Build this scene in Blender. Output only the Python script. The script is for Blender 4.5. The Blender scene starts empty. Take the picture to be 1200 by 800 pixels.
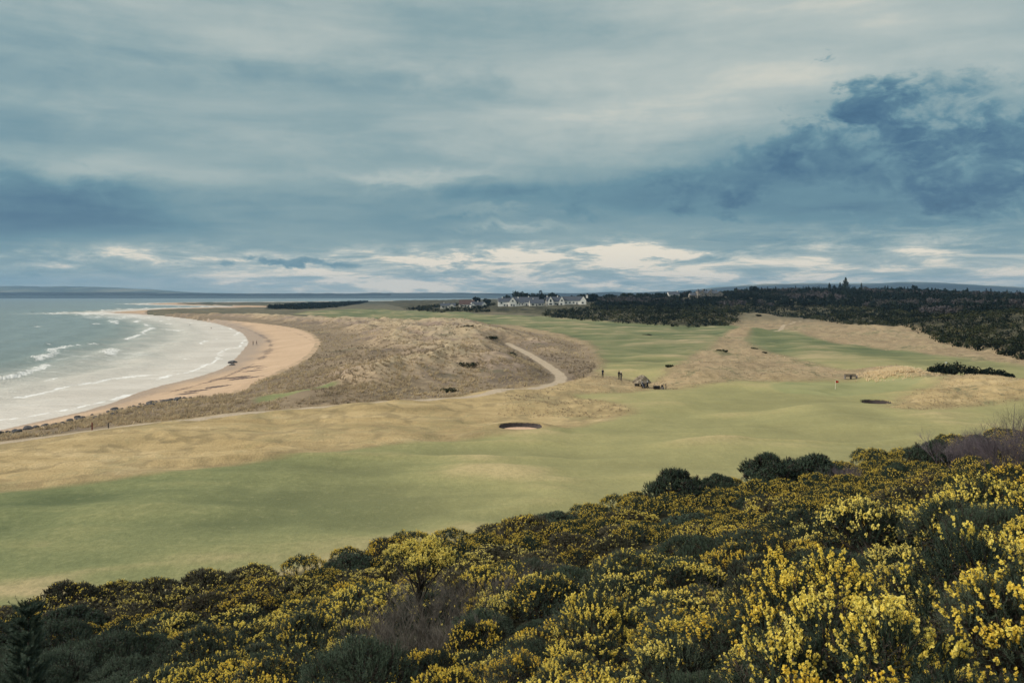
import bpy, bmesh, math, random
import numpy as np
from mathutils import Vector, Matrix

random.seed(7)
rng = np.random.default_rng(11)
SC = bpy.context.scene
COL = SC.collection
FPX = 933.0          # focal length in photo pixels (1200 wide)
HZ = 346.5           # horizon row in photo
CZ = 20.0            # camera height above the sea


def W(px, py, z=3.0):
    """a photo pixel on level ground of height z -> plan position in metres"""
    y = (CZ - z) * FPX / (py - HZ)
    return ((px - 600.0) / FPX * y, y)


def WP(pts, z=3.0):
    return [W(a, b, z) for a, b in pts]


# ------------------------------------------------------------------ numpy noise
_perm = np.random.default_rng(3).permutation(256)
_perm = np.concatenate([_perm, _perm])
_gr = np.array([[math.cos(a), math.sin(a)] for a in np.linspace(0, 2 * math.pi, 16, endpoint=False)])


def pnoise(x, y):
    xi = np.floor(x).astype(int); yi = np.floor(y).astype(int)
    xf = x - xi; yf = y - yi
    xi &= 255; yi &= 255
    u = xf * xf * xf * (xf * (xf * 6 - 15) + 10); v = yf * yf * yf * (yf * (yf * 6 - 15) + 10)

    def g(ix, iy, dx, dy):
        h = _perm[_perm[ix & 255] + (iy & 255)] & 15
        return _gr[h, 0] * dx + _gr[h, 1] * dy
    a = g(xi, yi, xf, yf); b = g(xi + 1, yi, xf - 1, yf)
    c = g(xi, yi + 1, xf, yf - 1); d = g(xi + 1, yi + 1, xf - 1, yf - 1)
    return (a + u * (b - a)) * (1 - v) + (c + u * (d - c)) * v


def fbm(x, y, octv=4, gain=0.5):
    s = 0; a = 1.0; f = 1.0
    for i in range(octv):
        s = s + a * pnoise(x * f + 17.3 * i, y * f - 9.1 * i); a *= gain; f *= 2.03
    return s


def sst(a, b, x):
    t = np.clip((x - a) / (b - a), 0, 1)
    return t * t * (3 - 2 * t)


def chaikin(P, closed=True, n=1):
    P = [np.array(p, float) for p in P]
    for _ in range(n):
        Q = []
        m = len(P)
        for i in range(m if closed else m - 1):
            a, b = P[i], P[(i + 1) % m]
            Q += [a * .75 + b * .25, a * .25 + b * .75]
        if not closed:
            Q = [P[0]] + Q + [P[-1]]
        P = Q
    return [tuple(p) for p in P]


def seg_d2(x, y, a, b):
    dx, dy = b[0] - a[0], b[1] - a[1]
    t = np.clip(((x - a[0]) * dx + (y - a[1]) * dy) / (dx * dx + dy * dy + 1e-9), 0, 1)
    return (x - a[0] - t * dx) ** 2 + (y - a[1] - t * dy) ** 2


def sdf(x, y, poly, lim=60.0):
    """signed distance, positive inside, clamped at +-lim outside the bounding box"""
    P = np.array(poly)
    out = np.full(x.shape, -lim)
    k = (x > P[:, 0].min() - lim) & (x < P[:, 0].max() + lim) & (y > P[:, 1].min() - lim) & (y < P[:, 1].max() + lim)
    if not k.any():
        return out
    xs, ys = x[k], y[k]
    d = np.full(xs.shape, 1e12); ins = np.zeros(xs.shape, bool)
    for i in range(len(P)):
        a, b = P[i], P[(i + 1) % len(P)]
        d = np.minimum(d, seg_d2(xs, ys, a, b))
        if a[1] != b[1]:
            c = ((a[1] > ys) != (b[1] > ys)) & (xs < (b[0] - a[0]) * (ys - a[1]) / (b[1] - a[1]) + a[0])
            ins ^= c
    d = np.sqrt(d)
    out[k] = np.where(ins, d, -d)
    return out


def pline(x, y, pts, lim=60.0):
    P = np.array(pts)
    out = np.full(x.shape, lim)
    k = (x > P[:, 0].min() - lim) & (x < P[:, 0].max() + lim) & (y > P[:, 1].min() - lim) & (y < P[:, 1].max() + lim)
    if k.any():
        xs, ys = x[k], y[k]
        d = np.full(xs.shape, 1e12)
        for i in range(len(P) - 1):
            d = np.minimum(d, seg_d2(xs, ys, P[i], P[i + 1]))
        out[k] = np.sqrt(d)
    return out


# ------------------------------------------------------------------ plan of the place
SHORE = WP([(0, 503), (50, 492), (110, 478), (170, 455), (215, 445), (240, 438), (262, 430), (275, 418), (287, 405), (289, 398),
            (281, 389), (262, 381), (235, 375), (200, 370.5), (170, 368.3), (140, 367.2), (112, 366.4), (140, 365.2), (168, 363.6), (185, 361.6),
            (230, 360.4), (275, 359.4), (278, 358.6), (235, 358.0), (190, 357.0), (165, 355.9), (195, 354.7), (300, 353.8), (420, 353.0), (470, 352.4), (530, 351.4)], 0.0)
LAND = [(-78, 108), (-95, 80), (-130, 40), (-160, -80), (9500, -80), (9500, 6500), (100, 6500)]
LAND = chaikin(list(reversed(SHORE)) + LAND)
VEGEDGE = WP([(-40, 513), (0, 507), (60, 497), (105, 487), (150, 476), (200, 468), (250, 462), (280, 460), (290, 452), (320, 440), (350, 425), (368, 412), (373, 400),
              (365, 390), (340, 383), (300, 378), (250, 373.5), (200, 370), (175, 367.2), (169, 365), (175, 362.6), (230, 361.3), (280, 360.4), (330, 359.3),
              (300, 357.8), (240, 356.6), (200, 355.6), (215, 354.8), (300, 354.2), (420, 353.3), (520, 352.0)], 2.3)
VEG = [(-110, 80), (-160, -80), (9500, -80), (9500, 6500), (100, 6500)]
VEG = chaikin(list(reversed(VEGEDGE)) + VEG)
DUNE = chaikin(WP([(-120, 525), (0, 512), (150, 495), (300, 483), (420, 476), (520, 467), (590, 459), (645, 450), (698, 446), (700, 425), (692, 405), (640, 392),
                   (560, 380), (430, 374), (340, 371), (250, 368), (175, 366), (100, 366), (-120, 480)]))
PATH = chaikin(WP([(-160, 533), (-60, 520), (0, 513), (80, 505), (150, 497), (300, 484), (420, 477), (520, 468.5), (580, 463.5), (625, 457), (655, 449), (659, 442), (650, 434), (635, 424), (620, 415), (606, 408), (594, 402)]), False, 2)
TRACK = chaikin(WP([(860, 387), (905, 391), (915, 387), (918, 382), (930, 379), (955, 377)]), False, 2)
TRACK2 = chaikin(WP([(690, 393), (760, 394), (800, 397)]), False, 1)
FAIR = [chaikin(WP(p)) for p in [
    [(-250, 597), (-80, 582), (0, 573), (60, 568), (130, 561), (200, 553), (300, 541), (400, 530), (480, 521), (560, 514), (600, 511.5), (640, 508), (690, 498), (735, 487),
     (744, 479), (705, 472), (668, 465.5), (690, 461), (740, 459.5), (778, 455.5), (800, 456.5), (850, 452), (900, 449), (960, 446.5), (1030, 445), (1080, 448), (1105, 453), (1088, 461), (1042, 470), (1030, 481),
     (1062, 483), (1120, 478), (1200, 474), (1400, 470), (1400, 620), (1200, 700), (600, 800), (-250, 830)],
    [(697, 442), (712, 428), (705, 412), (690, 399), (645, 388), (600, 382), (560, 377), (610, 371), (700, 375), (780, 382), (868, 380), (862, 388), (842, 394), (838, 404), (817, 414), (800, 420), (788, 432), (774, 447), (740, 448)],
    [(868, 396), (905, 384.5), (935, 390), (960, 399), (1020, 406), (1080, 413), (1130, 420), (1200, 428), (1400, 448), (1400, 458), (1200, 447), (1090, 444), (1080, 437), (1050, 433), (1005, 438), (982, 433), (946, 423), (900, 411)],
    [(330, 367), (420, 361), (500, 365), (600, 369), (690, 374), (640, 380), (560, 381), (470, 376), (380, 371)],
    [(296, 471), (330, 463), (390, 458), (397, 461), (340, 470), (305, 475)],
]]
GREEN = chaikin(WP([(905, 452), (960, 447.5), (1030, 446.5), (1085, 450), (1075, 459), (1010, 466), (940, 466), (900, 459)]), True, 2)
UP = chaikin(WP([(436, 354.5), (455, 357), (470, 362.5), (510, 366.5), (560, 367), (610, 367), (640, 372), (700, 377), (790, 383), (840, 383.5), (866, 379), (880, 372.5), (930, 372), (960, 378), (1010, 383),
                 (1060, 388), (1085, 391), (1100, 402), (1130, 409), (1165, 415), (1200, 422), (1330, 445)]), False) + [(400, 180), (3000, 300), (6000, 5000), (700, 4500), (150, 3500), (-200, 2800)]
FINGER = chaikin(WP([(295, 361), (345, 356.2), (425, 352.3), (434, 353), (425, 355.4), (385, 361), (340, 361.8)], 4.0))
ISLAND = chaikin(WP([(1086, 440), (1095, 437), (1130, 436), (1165, 438), (1192, 444), (1170, 446), (1110, 444)]))
STRAND = chaikin(WP([(255, 376), (292, 384), (312, 394), (318, 401), (315, 410), (306, 418), (292, 427), (262, 440), (235, 448), (180, 460)], 1.4), False, 2)
STRAND2 = chaikin(WP([(310, 380), (345, 388), (364, 398), (368, 402)], 2), False, 2)
WEED = [(W(a, b, 1.6), s) for a, b, s in [((298), 427, 9), (296, 433, 8), (276, 441, 11), (284, 444, 12), (254, 453, 9), (232, 456, 6), (219, 459, 6), (190, 468, 6), (305, 430, 7)]]
BUMPS = [(W(a, b), s, h) for a, b, s, h in [
    (876, 391, 11, 3.2), (885, 376, 26, 5.0), (828, 414, 8, 1.4), (846, 432, 8, 1.6), (800, 440, 7, 1.8), (830, 448, 8, 1.2), (1038, 440, 8, .9), (1055, 442, 6, .7),
    (1100, 388, 14, 3.0), (1000, 386, 20, 2.2), (940, 470, 12, .8), (985, 492, 7, 1.1), (1120, 460, 11, 1.3), (1190, 460, 11, 1.5), (700, 452, 5, .8), (670, 455, 5, .7),
    (530, 385, 25, 3.0), (560, 400, 14, 2.4), (470, 400, 22, 3.2), (440, 425, 14, 2.6), (500, 438, 12, 2.3), (430, 450, 9, 1.7), (560, 428, 11, 2.0), (370, 470, 6, 1.2), (440, 468, 6, 1.3), (350, 445, 9, 1.6), (610, 440, 9, 1.5)]]
BUNK = [(W(610, 505.5), 2.75, 1.9, .27), (W(1028, 472.0), 2.4, 1.8, .85)]


def gorse_hill(x, y):
    s = (58.9 + 0.64 * x - y) / 1.187 + 2.2 * fbm(x * .06 + 4, y * .06, 2)
    return s


_hx = np.array([-700, -200, 0, 60, 110, 170, 225, 300, 380, 450, 520, 580, 640, 700, 760, 800, 850, 890, 960, 1020, 1060, 1100, 1150, 1200, 1300, 1500, 1900], float)
_hp = np.array([338, 336, 335.6, 336.2, 336.6, 339, 343, 344.6, 344.8, 344.2, 344.4, 344.8, 343.5, 345, 344.5, 341, 336.5, 333.8, 332.4, 332.8, 331.4, 332.2, 334.6, 337.2, 340, 341, 342], float)


_bz = {}


def terrain(x, y, full=False, dig=True):
    """height of the ground; with full=True also the land-cover distances"""
    x = np.asarray(x, float); y = np.asarray(y, float)
    A = {}
    land = sdf(x, y, LAND, 80)
    land = np.where(y > 6000, np.maximum(land, np.minimum(y - 6000, 80)), land)
    veg = sdf(x, y, VEG, 80)
    veg = np.where(y > 6000, np.maximum(veg, np.minimum(y - 6000, 80)), veg)
    dune = np.minimum(sdf(x, y, DUNE), veg)
    up = sdf(x, y, UP, 250)
    path = pline(x, y, PATH)
    track = np.minimum(pline(x, y, TRACK) + 0.3, pline(x, y, TRACK2) + .9)
    fair = np.full(x.shape, -60.0)
    for P in FAIR:
        fair = np.maximum(fair, sdf(x, y, P))
    s = gorse_hill(x, y)
    # beach profile, flat links behind it
    db = np.maximum(-veg, 0)
    frac = np.clip(land, 0, None) / (np.clip(land, 0, None) + db + 1e-6)
    z = np.where(land > 0, 2.2 * frac + 0.8 * sst(0, 25, veg), -1.3 * (1 - np.exp(np.minimum(land, 0) / 9)))
    inl = sst(2, 30, veg)
    # dunes
    dm = sst(2, 26, dune) * sst(1.5, 12, path) * inl
    rid = 1 - np.abs(fbm(x * .022 + .3 * y * .004 + 5, y * .016 - 2, 4, .55)) * 1.9
    z = z + dm * (2.7 * np.clip(rid, -.2, 1) + 1.0 * fbm(x * .13, y * .1, 3) + .4)
    # links undulation
    lk = inl * (1 - sst(-4, 6, dune))
    hump = fbm(x * .035 + 2.2, y * .026 + 7, 3)
    z = z + lk * (1.15 * hump + .12 * fbm(x * .21, y * .17, 2)) * sst(40, 75, y) 
    z = z + lk * (.55 * fbm(x * .022 + 9, y * .075, 3) + .26 * fbm(x * .06, y * .17 + 3, 2)) * sst(40, 75, y)
    rdg = np.exp(-(fbm(x * .018 + 31, y * .05 + 3, 3) / .085) ** 2) * sst(-.25, .15, fbm(x * .02 - 7, y * .03 + 40, 2))
    z = z + lk * .42 * rdg * sst(40, 75, y)
    rough = lk * sst(-1, 6, -fair) * sst(40, 75, y)
    z = z + rough * (.25 + .75 * sst(5, 30, x)) * (.75 * np.abs(fbm(x * .10, y * .08, 3)) + .25 * fbm(x * .3, y * .25, 2))
    for (bx, by), bs, bh in BUMPS:
        k = (np.abs(x - bx) < 3.2 * bs) & (np.abs(y - by) < 4.5 * bs)
        z = z + np.where(k, bh * np.exp(-((x - bx) / bs) ** 2 - ((y - by) / (bs * 1.4)) ** 2), 0) * sst(1, 7, path)
    # raised ground behind: the old sea cliff and wooded hill
    z = z + 6.0 * (1 - np.exp(-np.clip(up, 0, None) / 38.0)) + sst(0, 60, up) * (
        13 * np.exp(-((x - 400) / 230) ** 2 - ((y - 960) / 230) ** 2) + 5.5 * np.exp(-((x - 265) / 90) ** 2 - ((y - 330) / 90) ** 2)
        + 3.0 * np.exp(-((x - 195) / 110) ** 2 - ((y - 880) / 160) ** 2) + 1.2 * fbm(x * .012, y * .012, 3))
    fing = sdf(x, y, FINGER)
    # the gorse bank we stand on
    sc = np.clip(s, 0, None)
    sc = np.where(sc > 46, 46 + 8 * (1 - np.exp(-(sc - 46) / 8)), sc)
    z = z + .12 * sc + .0037 * sc * sc + sst(2, 12, s) * .5 * fbm(x * .12, y * .12, 3)
    # far hills across the water
    far = sst(6000, 6700, y)
    u = x / np.maximum(y, 1) * FPX + 600
    hh = np.interp(u, _hx, _hp)
    R = np.where(u > 700, 8300.0, 9600.0)
    hgt = (HZ - hh) * R / FPX + CZ
    rg = np.exp(-((y - R) / 1500) ** 2)
    z = z + far * (26 + 9 * fbm(x * .0011, y * .0011, 3) + 5 * fbm(x * .006, y * .003, 2) + (14 + 8 * fbm(x * .002, y * .0005, 2)) * np.exp(-((y - 7000) / 350) ** 2) + np.clip(hgt - 26, 0, None) * rg * (1 + .06 * fbm(x * .004, y * .002, 3)))
    # pot bunkers dug into the turf
    bunk = np.full(x.shape, -20.0)
    for (bx, by), a, b, dep in (BUNK if dig else []):
        if bx not in _bz:
            _bz[bx] = float(terrain(np.array([bx]), np.array([by - b]), False, False)[0])
        r = np.sqrt(((x - bx) / a) ** 2 + ((y - by) / b) ** 2)
        q = (1 - r) * min(a, b)
        bunk = np.maximum(bunk, q)
        wgt = 1 - sst(1.2, 2.6, r)
        z = z * (1 - wgt) + _bz[bx] * wgt
        back = sst(-.2, .5, (y - by) / b)
        z = np.where(r < 4, z - dep * sst(0.0, .3, q) + .29 * back * np.exp(-((np.minimum(q, 0)) / 1.3) ** 2) * (1 - sst(0, .3, q)), z)
    if not full:
        return z
    A.update(land=land, veg=veg, dune=dune, up=up, path=1.3 - path, track=1.5 - track, fair=fair, scrub=s, bunk=bunk, hump=hump + 1.2 * fbm(x * .022 + 9, y * .075, 3) + .5 * fbm(x * .06, y * .17 + 3, 2) + .75 * rdg - .1, crest=dm * np.clip(rid, -.4, 1) + rough * 1.2 * np.abs(fbm(x * .10, y * .08, 3)), finger=fing,
             green=sdf(x, y, GREEN), island=sdf(x, y, ISLAND), strand=np.minimum(pline(x, y, STRAND), pline(x, y, STRAND2) + .6))
    w = np.zeros(x.shape)
    for (bx, by), bs in WEED:
        w = np.maximum(w, np.exp(-((x - bx) / (bs * .45)) ** 2 - ((y - by) / (bs * .3)) ** 2))
    A['weed'] = w
    return z, A


def tz(x, y):
    return float(terrain(np.array([x]), np.array([y]))[0])


# ------------------------------------------------------------------ node helpers
class S:
    """a shader socket that can be added and multiplied in Python"""
    def __init__(s, nt, v): s.nt = nt; s.v = v

    def _m(s, op, *o):
        n = s.nt.nodes.new('ShaderNodeMath'); n.operation = op
        for i, a in enumerate((s,) + o):
            put(s.nt, n.inputs[i], a)
        return S(s.nt, n.outputs[0])
    def __add__(s, o): return s._m('ADD', o)
    __radd__ = __add__
    def __sub__(s, o): return s._m('SUBTRACT', o)
    def __rsub__(s, o): return S(s.nt, o)._m('SUBTRACT', s)
    def __mul__(s, o): return s._m('MULTIPLY', o)
    __rmul__ = __mul__
    def __truediv__(s, o): return s._m('DIVIDE', o)
    def mx(s, o): return s._m('MAXIMUM', o)
    def mn(s, o): return s._m('MINIMUM', o)
    def pw(s, o): return s._m('POWER', o)
    def f(s, op, *o): return s._m(op, *o)
    def ss(s, a, b):
        n = s.nt.nodes.new('ShaderNodeMapRange'); n.interpolation_type = 'SMOOTHSTEP'
        put(s.nt, n.inputs[0], s); n.inputs[1].default_value = a; n.inputs[2].default_value = b
        return S(s.nt, n.outputs[0])


def put(nt, sock, a):
    if isinstance(a, S):
        if isinstance(a.v, (int, float)):
            sock.default_value = a.v
        else:
            nt.links.new(a.v, sock)
    elif isinstance(a, tuple) and sock.type == 'RGBA' and len(a) == 3:
        sock.default_value = (*a, 1)
    else:
        sock.default_value = a


def mixc(nt, f, a, b, mode='MIX'):
    n = nt.nodes.new('ShaderNodeMix'); n.data_type = 'RGBA'; n.blend_type = mode
    put(nt, n.inputs[0], f); put(nt, n.inputs[6], a); put(nt, n.inputs[7], b)
    return S(nt, n.outputs[2])


def attr(nt, name):
    n = nt.nodes.new('ShaderNodeAttribute'); n.attribute_name = name
    return S(nt, n.outputs['Fac'])


def vmul(nt, v, xyz):
    n = nt.nodes.new('ShaderNodeVectorMath'); n.operation = 'MULTIPLY'
    put(nt, n.inputs[0], v); n.inputs[1].default_value = xyz
    return S(nt, n.outputs[0])


def combine(nt, x, y, z):
    n = nt.nodes.new('ShaderNodeCombineXYZ')
    for i, a in enumerate((x, y, z)): put(nt, n.inputs[i], a)
    return S(nt, n.outputs[0])


def noise(nt, vec, scale=1.0, detail=3.0, rough=.5, dist=0.0):
    n = nt.nodes.new('ShaderNodeTexNoise')
    put(nt, n.inputs['Vector'], vec)
    n.inputs['Scale'].default_value = scale; n.inputs['Detail'].default_value = detail
    n.inputs['Roughness'].default_value = rough; n.inputs['Distortion'].default_value = dist
    return S(nt, n.outputs[0])


def ramp(nt, f, stops):
    n = nt.nodes.new('ShaderNodeValToRGB')
    put(nt, n.inputs[0], f)
    e = n.color_ramp.elements
    while len(e) < len(stops): e.new(.5)
    for k, (p, c) in zip(e, stops):
        k.position = p; k.color = (*c, 1)
    return S(nt, n.outputs[0])


def con(f, k=2.2):
    return (f - .5) * k + .5


def newmat(name, rough=.9, spec=.2):
    m = bpy.data.materials.new(name); m.use_nodes = True
    nt = m.node_tree
    b = nt.nodes['Principled BSDF']
    b.inputs['Roughness'].default_value = rough
    b.inputs['Specular IOR Level'].default_value = spec
    return m, nt, b


def gpos(nt):
    return S(nt, nt.nodes.new('ShaderNodeNewGeometry').outputs['Position'])


def opos(nt):
    return S(nt, nt.nodes.new('ShaderNodeTexCoord').outputs['Object'])


def orand(nt):
    return S(nt, nt.nodes.new('ShaderNodeObjectInfo').outputs['Random'])


def bump(nt, b, h, strength=.5, dist=.1):
    n = nt.nodes.new('ShaderNodeBump')
    put(nt, n.inputs['Height'], h); n.inputs['Strength'].default_value = strength; n.inputs['Distance'].default_value = dist
    nt.links.new(n.outputs[0], b.inputs['Normal'])


def srgb(r, g, b, k=1.0):
    f = lambda c: ((c / 255 + .055) / 1.055) ** 2.4 if c > 10 else c / 255 / 12.92
    return (f(r) * k, f(g) * k, f(b) * k)


def simple(name, col, rough=.8, var=.25, scale=3.0, spec=.2):
    m, nt, b = newmat(name, rough, spec)
    n = noise(nt, opos(nt), scale, 4)
    c = mixc(nt, n.ss(.3, .7), tuple(v * (1 - var) for v in col), tuple(min(1, v * (1 + var)) for v in col))
    put(nt, b.inputs['Base Color'], c)
    return m


# ------------------------------------------------------------------ mesh helpers
def big_mesh(name, V, F, mat, parent=None, smooth=False, attrs=None, fmat=None):
    me = bpy.data.meshes.new(name)
    V = np.asarray(V, np.float32); groups = F if isinstance(F, list) else [F]
    groups = [np.asarray(g, np.int32) for g in groups if len(g)]
    me.vertices.add(len(V)); me.vertices.foreach_set('co', V.ravel())
    nl = sum(g.size for g in groups); nf = sum(len(g) for g in groups)
    me.loops.add(nl); me.polygons.add(nf)
    me.loops.foreach_set('vertex_index', np.concatenate([g.ravel() for g in groups]))
    tot = np.concatenate([np.full(len(g), g.shape[1]) for g in groups])
    st = np.concatenate([[0], np.cumsum(tot)[:-1]])
    me.polygons.foreach_set('loop_start', st.astype(np.int32))
    if smooth is not None:
        me.polygons.foreach_set('use_smooth', np.full(nf, bool(smooth)))
    for m in (mat if isinstance(mat, (list, tuple)) else [mat]):
        me.materials.append(m)
    if fmat is not None:
        me.polygons.foreach_set('material_index', np.asarray(fmat, np.int32))
    for k, v in (attrs or {}).items():
        a = me.attributes.new(k, 'FLOAT', 'POINT'); a.data.foreach_set('value', np.asarray(v, np.float32))
    me.update(calc_edges=True)
    me.validate()
    return link(name, me, parent)


def link(name, me, parent=None):
    o = bpy.data.objects.new(name, me); COL.objects.link(o)
    if parent: o.parent = parent
    return o


def tag(o, label=None, cat=None, group=None, kind=None):
    if label: o['label'] = label
    if cat: o['category'] = cat
    if group: o['group'] = group
    if kind: o['kind'] = kind
    return o


def empty(name, loc, label, cat, group=None, rz=0.0):
    o = bpy.data.objects.new(name, None); COL.objects.link(o)
    o.location = loc; o.rotation_euler = (0, 0, rz); o.empty_display_size = .2
    return tag(o, label, cat, group)


def copy_thing(o, loc, rz=0, scale=1.0, label=None, group=None):
    r = o.copy(); COL.objects.link(r); r.location = loc; r.rotation_euler = (0, 0, rz)
    r.scale = (scale, scale, scale) if not isinstance(scale, tuple) else scale
    if label: r['label'] = label
    if group: r['group'] = group
    for ch in list(o.children):
        c = ch.copy(); COL.objects.link(c); c.parent = r
        for g in ch.children:
            d = g.copy(); COL.objects.link(d); d.parent = c
    return r


class MB:
    """collects boxes, tubes and prisms into one mesh"""
    def __init__(s): s.bm = bmesh.new()

    def box(s, c, size, rz=0, bev=0.0, mi=0):
        r = bmesh.ops.create_cube(s.bm, size=1)
        M = Matrix.Translation(c) @ Matrix.Rotation(rz, 4, 'Z') @ Matrix.Diagonal((*size, 1))
        bmesh.ops.transform(s.bm, matrix=M, verts=r['verts'])
        if bev:
            es = list({e for v in r['verts'] for e in v.link_edges})
            bmesh.ops.bevel(s.bm, geom=es, offset=bev, segments=1, affect='EDGES')
        return s

    def tube(s, pts, rad, seg=6):
        pts = [Vector(p) for p in pts]
        rad = rad if isinstance(rad, (list, tuple)) else [rad] * len(pts)
        rings = []
        for i, p in enumerate(pts):
            d = (pts[min(i + 1, len(pts) - 1)] - pts[max(i - 1, 0)]).normalized()
            a = d.orthogonal().normalized(); b = d.cross(a)
            rings.append([s.bm.verts.new(p + (a * math.cos(2 * math.pi * k / seg) + b * math.sin(2 * math.pi * k / seg)) * rad[i]) for k in range(seg)])
        for i in range(len(rings) - 1):
            for k in range(seg):
                s.bm.faces.new((rings[i][k], rings[i][(k + 1) % seg], rings[i + 1][(k + 1) % seg], rings[i + 1][k]))
        s.bm.faces.new(rings[0][::-1]); s.bm.faces.new(rings[-1])
        return s

    def poly(s, vs, faces):
        v = [s.bm.verts.new(p) for p in vs]
        for f in faces: s.bm.faces.new([v[i] for i in f])
        return s

    def build(s, name, mat, parent=None, smooth=False):
        me = bpy.data.meshes.new(name)
        bmesh.ops.recalc_face_normals(s.bm, faces=s.bm.faces)
        s.bm.to_mesh(me); s.bm.free()
        me.materials.append(mat)
        if smooth:
            me.polygons.foreach_set('use_smooth', [True] * len(me.polygons))
        return link(name, me, parent)


def unit(v):
    return v / (np.linalg.norm(v, axis=-1, keepdims=True) + 1e-9)


def rdirs(n, zmin=-1.0):
    z = rng.uniform(zmin, 1, n); a = rng.uniform(0, 2 * math.pi, n); r = np.sqrt(1 - z * z)
    return np.stack([r * np.cos(a), r * np.sin(a), z], 1)


def leaf_quads(C, N, size):
    """small quads at centres C facing N"""
    n = len(C)
    t = unit(np.cross(N, rdirs(n))); b = np.cross(N, t)
    sz = np.broadcast_to(np.asarray(size, float), (n,))[:, None]
    h = rng.uniform(.55, 1.0, (n, 1))
    V = np.stack([C - t * sz, C + b * sz * h, C + t * sz, C - b * sz * h], 1).reshape(-1, 3)
    return V, np.arange(n * 4).reshape(-1, 4)


# ------------------------------------------------------------------ materials
def ground_material():
    m, nt, b = newmat('ground_cover', .95, .1)
    p = gpos(nt)
    A = lambda k: attr(nt, k)
    n_big = noise(nt, p, .018, 3, .55)
    n_mid = noise(nt, vmul(nt, p, (1, .7, 1)), .09, 4, .6)
    n_sm = noise(nt, p, .55, 4, .6)
    n_fine = noise(nt, p, 3.2, 4, .65)
    n_str = noise(nt, vmul(nt, p, (.25, 1.0, 1)), .22, 4, .6)
    e1 = (n_sm - .5) * 3.2 + (n_mid - .5) * 5.0
    sep = nt.nodes.new('ShaderNodeSeparateXYZ'); put(nt, sep.inputs[0], p)
    Y = S(nt, sep.outputs[1]); X = S(nt, sep.outputs[0])
    dist = Y.ss(90, 420)
    # straw rough
    straw = ramp(nt, con(n_str * .5 + n_sm * .27 + n_fine * .23, 1.7) + .04, [(.22, (.21, .165, .09)), (.42, (.36, .268, .135)), (.6, (.46, .345, .18)), (.80, (.58, .45, .26))])
    pink = ramp(nt, con(n_mid * .55 + n_fine * .2 + n_sm * .25, 1.6) + .06, [(.22, (.14, .115, .072)), (.44, (.28, .21, .13)), (.6, (.38, .285, .175)), (.80, (.52, .40, .265))])
    straw = mixc(nt, (Y + (n_mid - .5) * 60).ss(120, 175), straw, pink)
    oliv = ramp(nt, n_sm * .6 + n_fine * .4, [(.3, (.11, .115, .055)), (.7, (.24, .215, .11))])
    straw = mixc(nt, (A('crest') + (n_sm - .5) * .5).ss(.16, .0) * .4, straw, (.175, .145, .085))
    straw = mixc(nt, (n_mid + (n_sm - .5) * .6).ss(.53, .68) * (X.ss(-10, 40) * .4 + .4), straw, oliv)
    straw = mixc(nt, (con(n_sm * .6 + n_mid * .4, 1.6) - X.ss(30, 5) * .25).ss(.52, .72) * .62, straw, (.15, .135, .082))
    faro = ramp(nt, n_mid * .5 + n_str * .5, [(.32, (.06, .07, .045)), (.5, (.13, .12, .08)), (.68, (.25, .19, .13))])
    faro = mixc(nt, Y.ss(1100, 2200), faro, mixc(nt, n_big.ss(.4, .6), (.035, .045, .03), (.085, .085, .06)))
    col = mixc(nt, (Y + (n_big - .5) * 300).ss(380, 620), straw, faro)
    # dunes: marram over grey-lilac litter
    du = ramp(nt, con(n_mid * .5 + n_sm * .33 + n_fine * .17, 1.8) + .03, [(.2, (.10, .078, .055)), (.40, (.26, .195, .13)), (.58, (.42, .315, .205)), (.8, (.62, .48, .32))])
    lil = ramp(nt, con(n_sm * .5 + n_fine * .5, 1.5), [(.25, (.13, .098, .085)), (.75, (.34, .26, .21))])
    du = mixc(nt, (n_big + (n_mid - .5) * .8).ss(.47, .62) * .72, du, lil)
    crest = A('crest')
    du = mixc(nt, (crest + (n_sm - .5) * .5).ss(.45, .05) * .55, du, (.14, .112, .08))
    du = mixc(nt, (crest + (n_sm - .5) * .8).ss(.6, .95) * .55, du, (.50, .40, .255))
    hea = (n_mid * .5 + noise(nt, vmul(nt, p, (.6, 1, 1)), .05, 5, .65) * .5 + (n_sm - .5) * .3).ss(.56, .64)
    du = mixc(nt, hea * .62, du, mixc(nt, n_sm.ss(.35, .65), (.055, .046, .034), (.115, .085, .065)))
    dg = (n_mid * .6 + n_str * .5).ss(.62, .74)
    du = mixc(nt, dg * .6, du, (.085, .095, .05))
    col = mixc(nt, (A('dune') + e1).ss(-1.5, 2.5), col, du)
    # mown turf
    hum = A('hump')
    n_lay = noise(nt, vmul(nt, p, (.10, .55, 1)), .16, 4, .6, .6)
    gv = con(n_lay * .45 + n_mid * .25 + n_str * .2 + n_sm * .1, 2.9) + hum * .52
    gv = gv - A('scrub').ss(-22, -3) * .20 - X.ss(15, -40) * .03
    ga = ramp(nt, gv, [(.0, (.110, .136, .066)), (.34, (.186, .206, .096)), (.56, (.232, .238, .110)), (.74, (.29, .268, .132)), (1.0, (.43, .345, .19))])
    n_gr = noise(nt, vmul(nt, p, (.8, .7, 1)), 2.0, 5, .75)
    ga = mixc(nt, n_gr.ss(.60, .36) * .34, ga, (.085, .105, .048))
    ga = mixc(nt, (n_gr + (n_sm - .5) * .4).ss(.54, .74) * .24, ga, (.36, .32, .17))
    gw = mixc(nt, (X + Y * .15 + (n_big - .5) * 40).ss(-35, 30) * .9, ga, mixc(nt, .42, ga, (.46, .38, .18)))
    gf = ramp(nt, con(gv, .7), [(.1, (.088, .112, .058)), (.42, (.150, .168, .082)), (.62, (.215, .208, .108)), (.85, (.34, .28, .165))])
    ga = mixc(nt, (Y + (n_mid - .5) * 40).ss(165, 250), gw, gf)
    fe = A('fair') + e1 * (X.ss(-15, 35) * .6 + .35)
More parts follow.
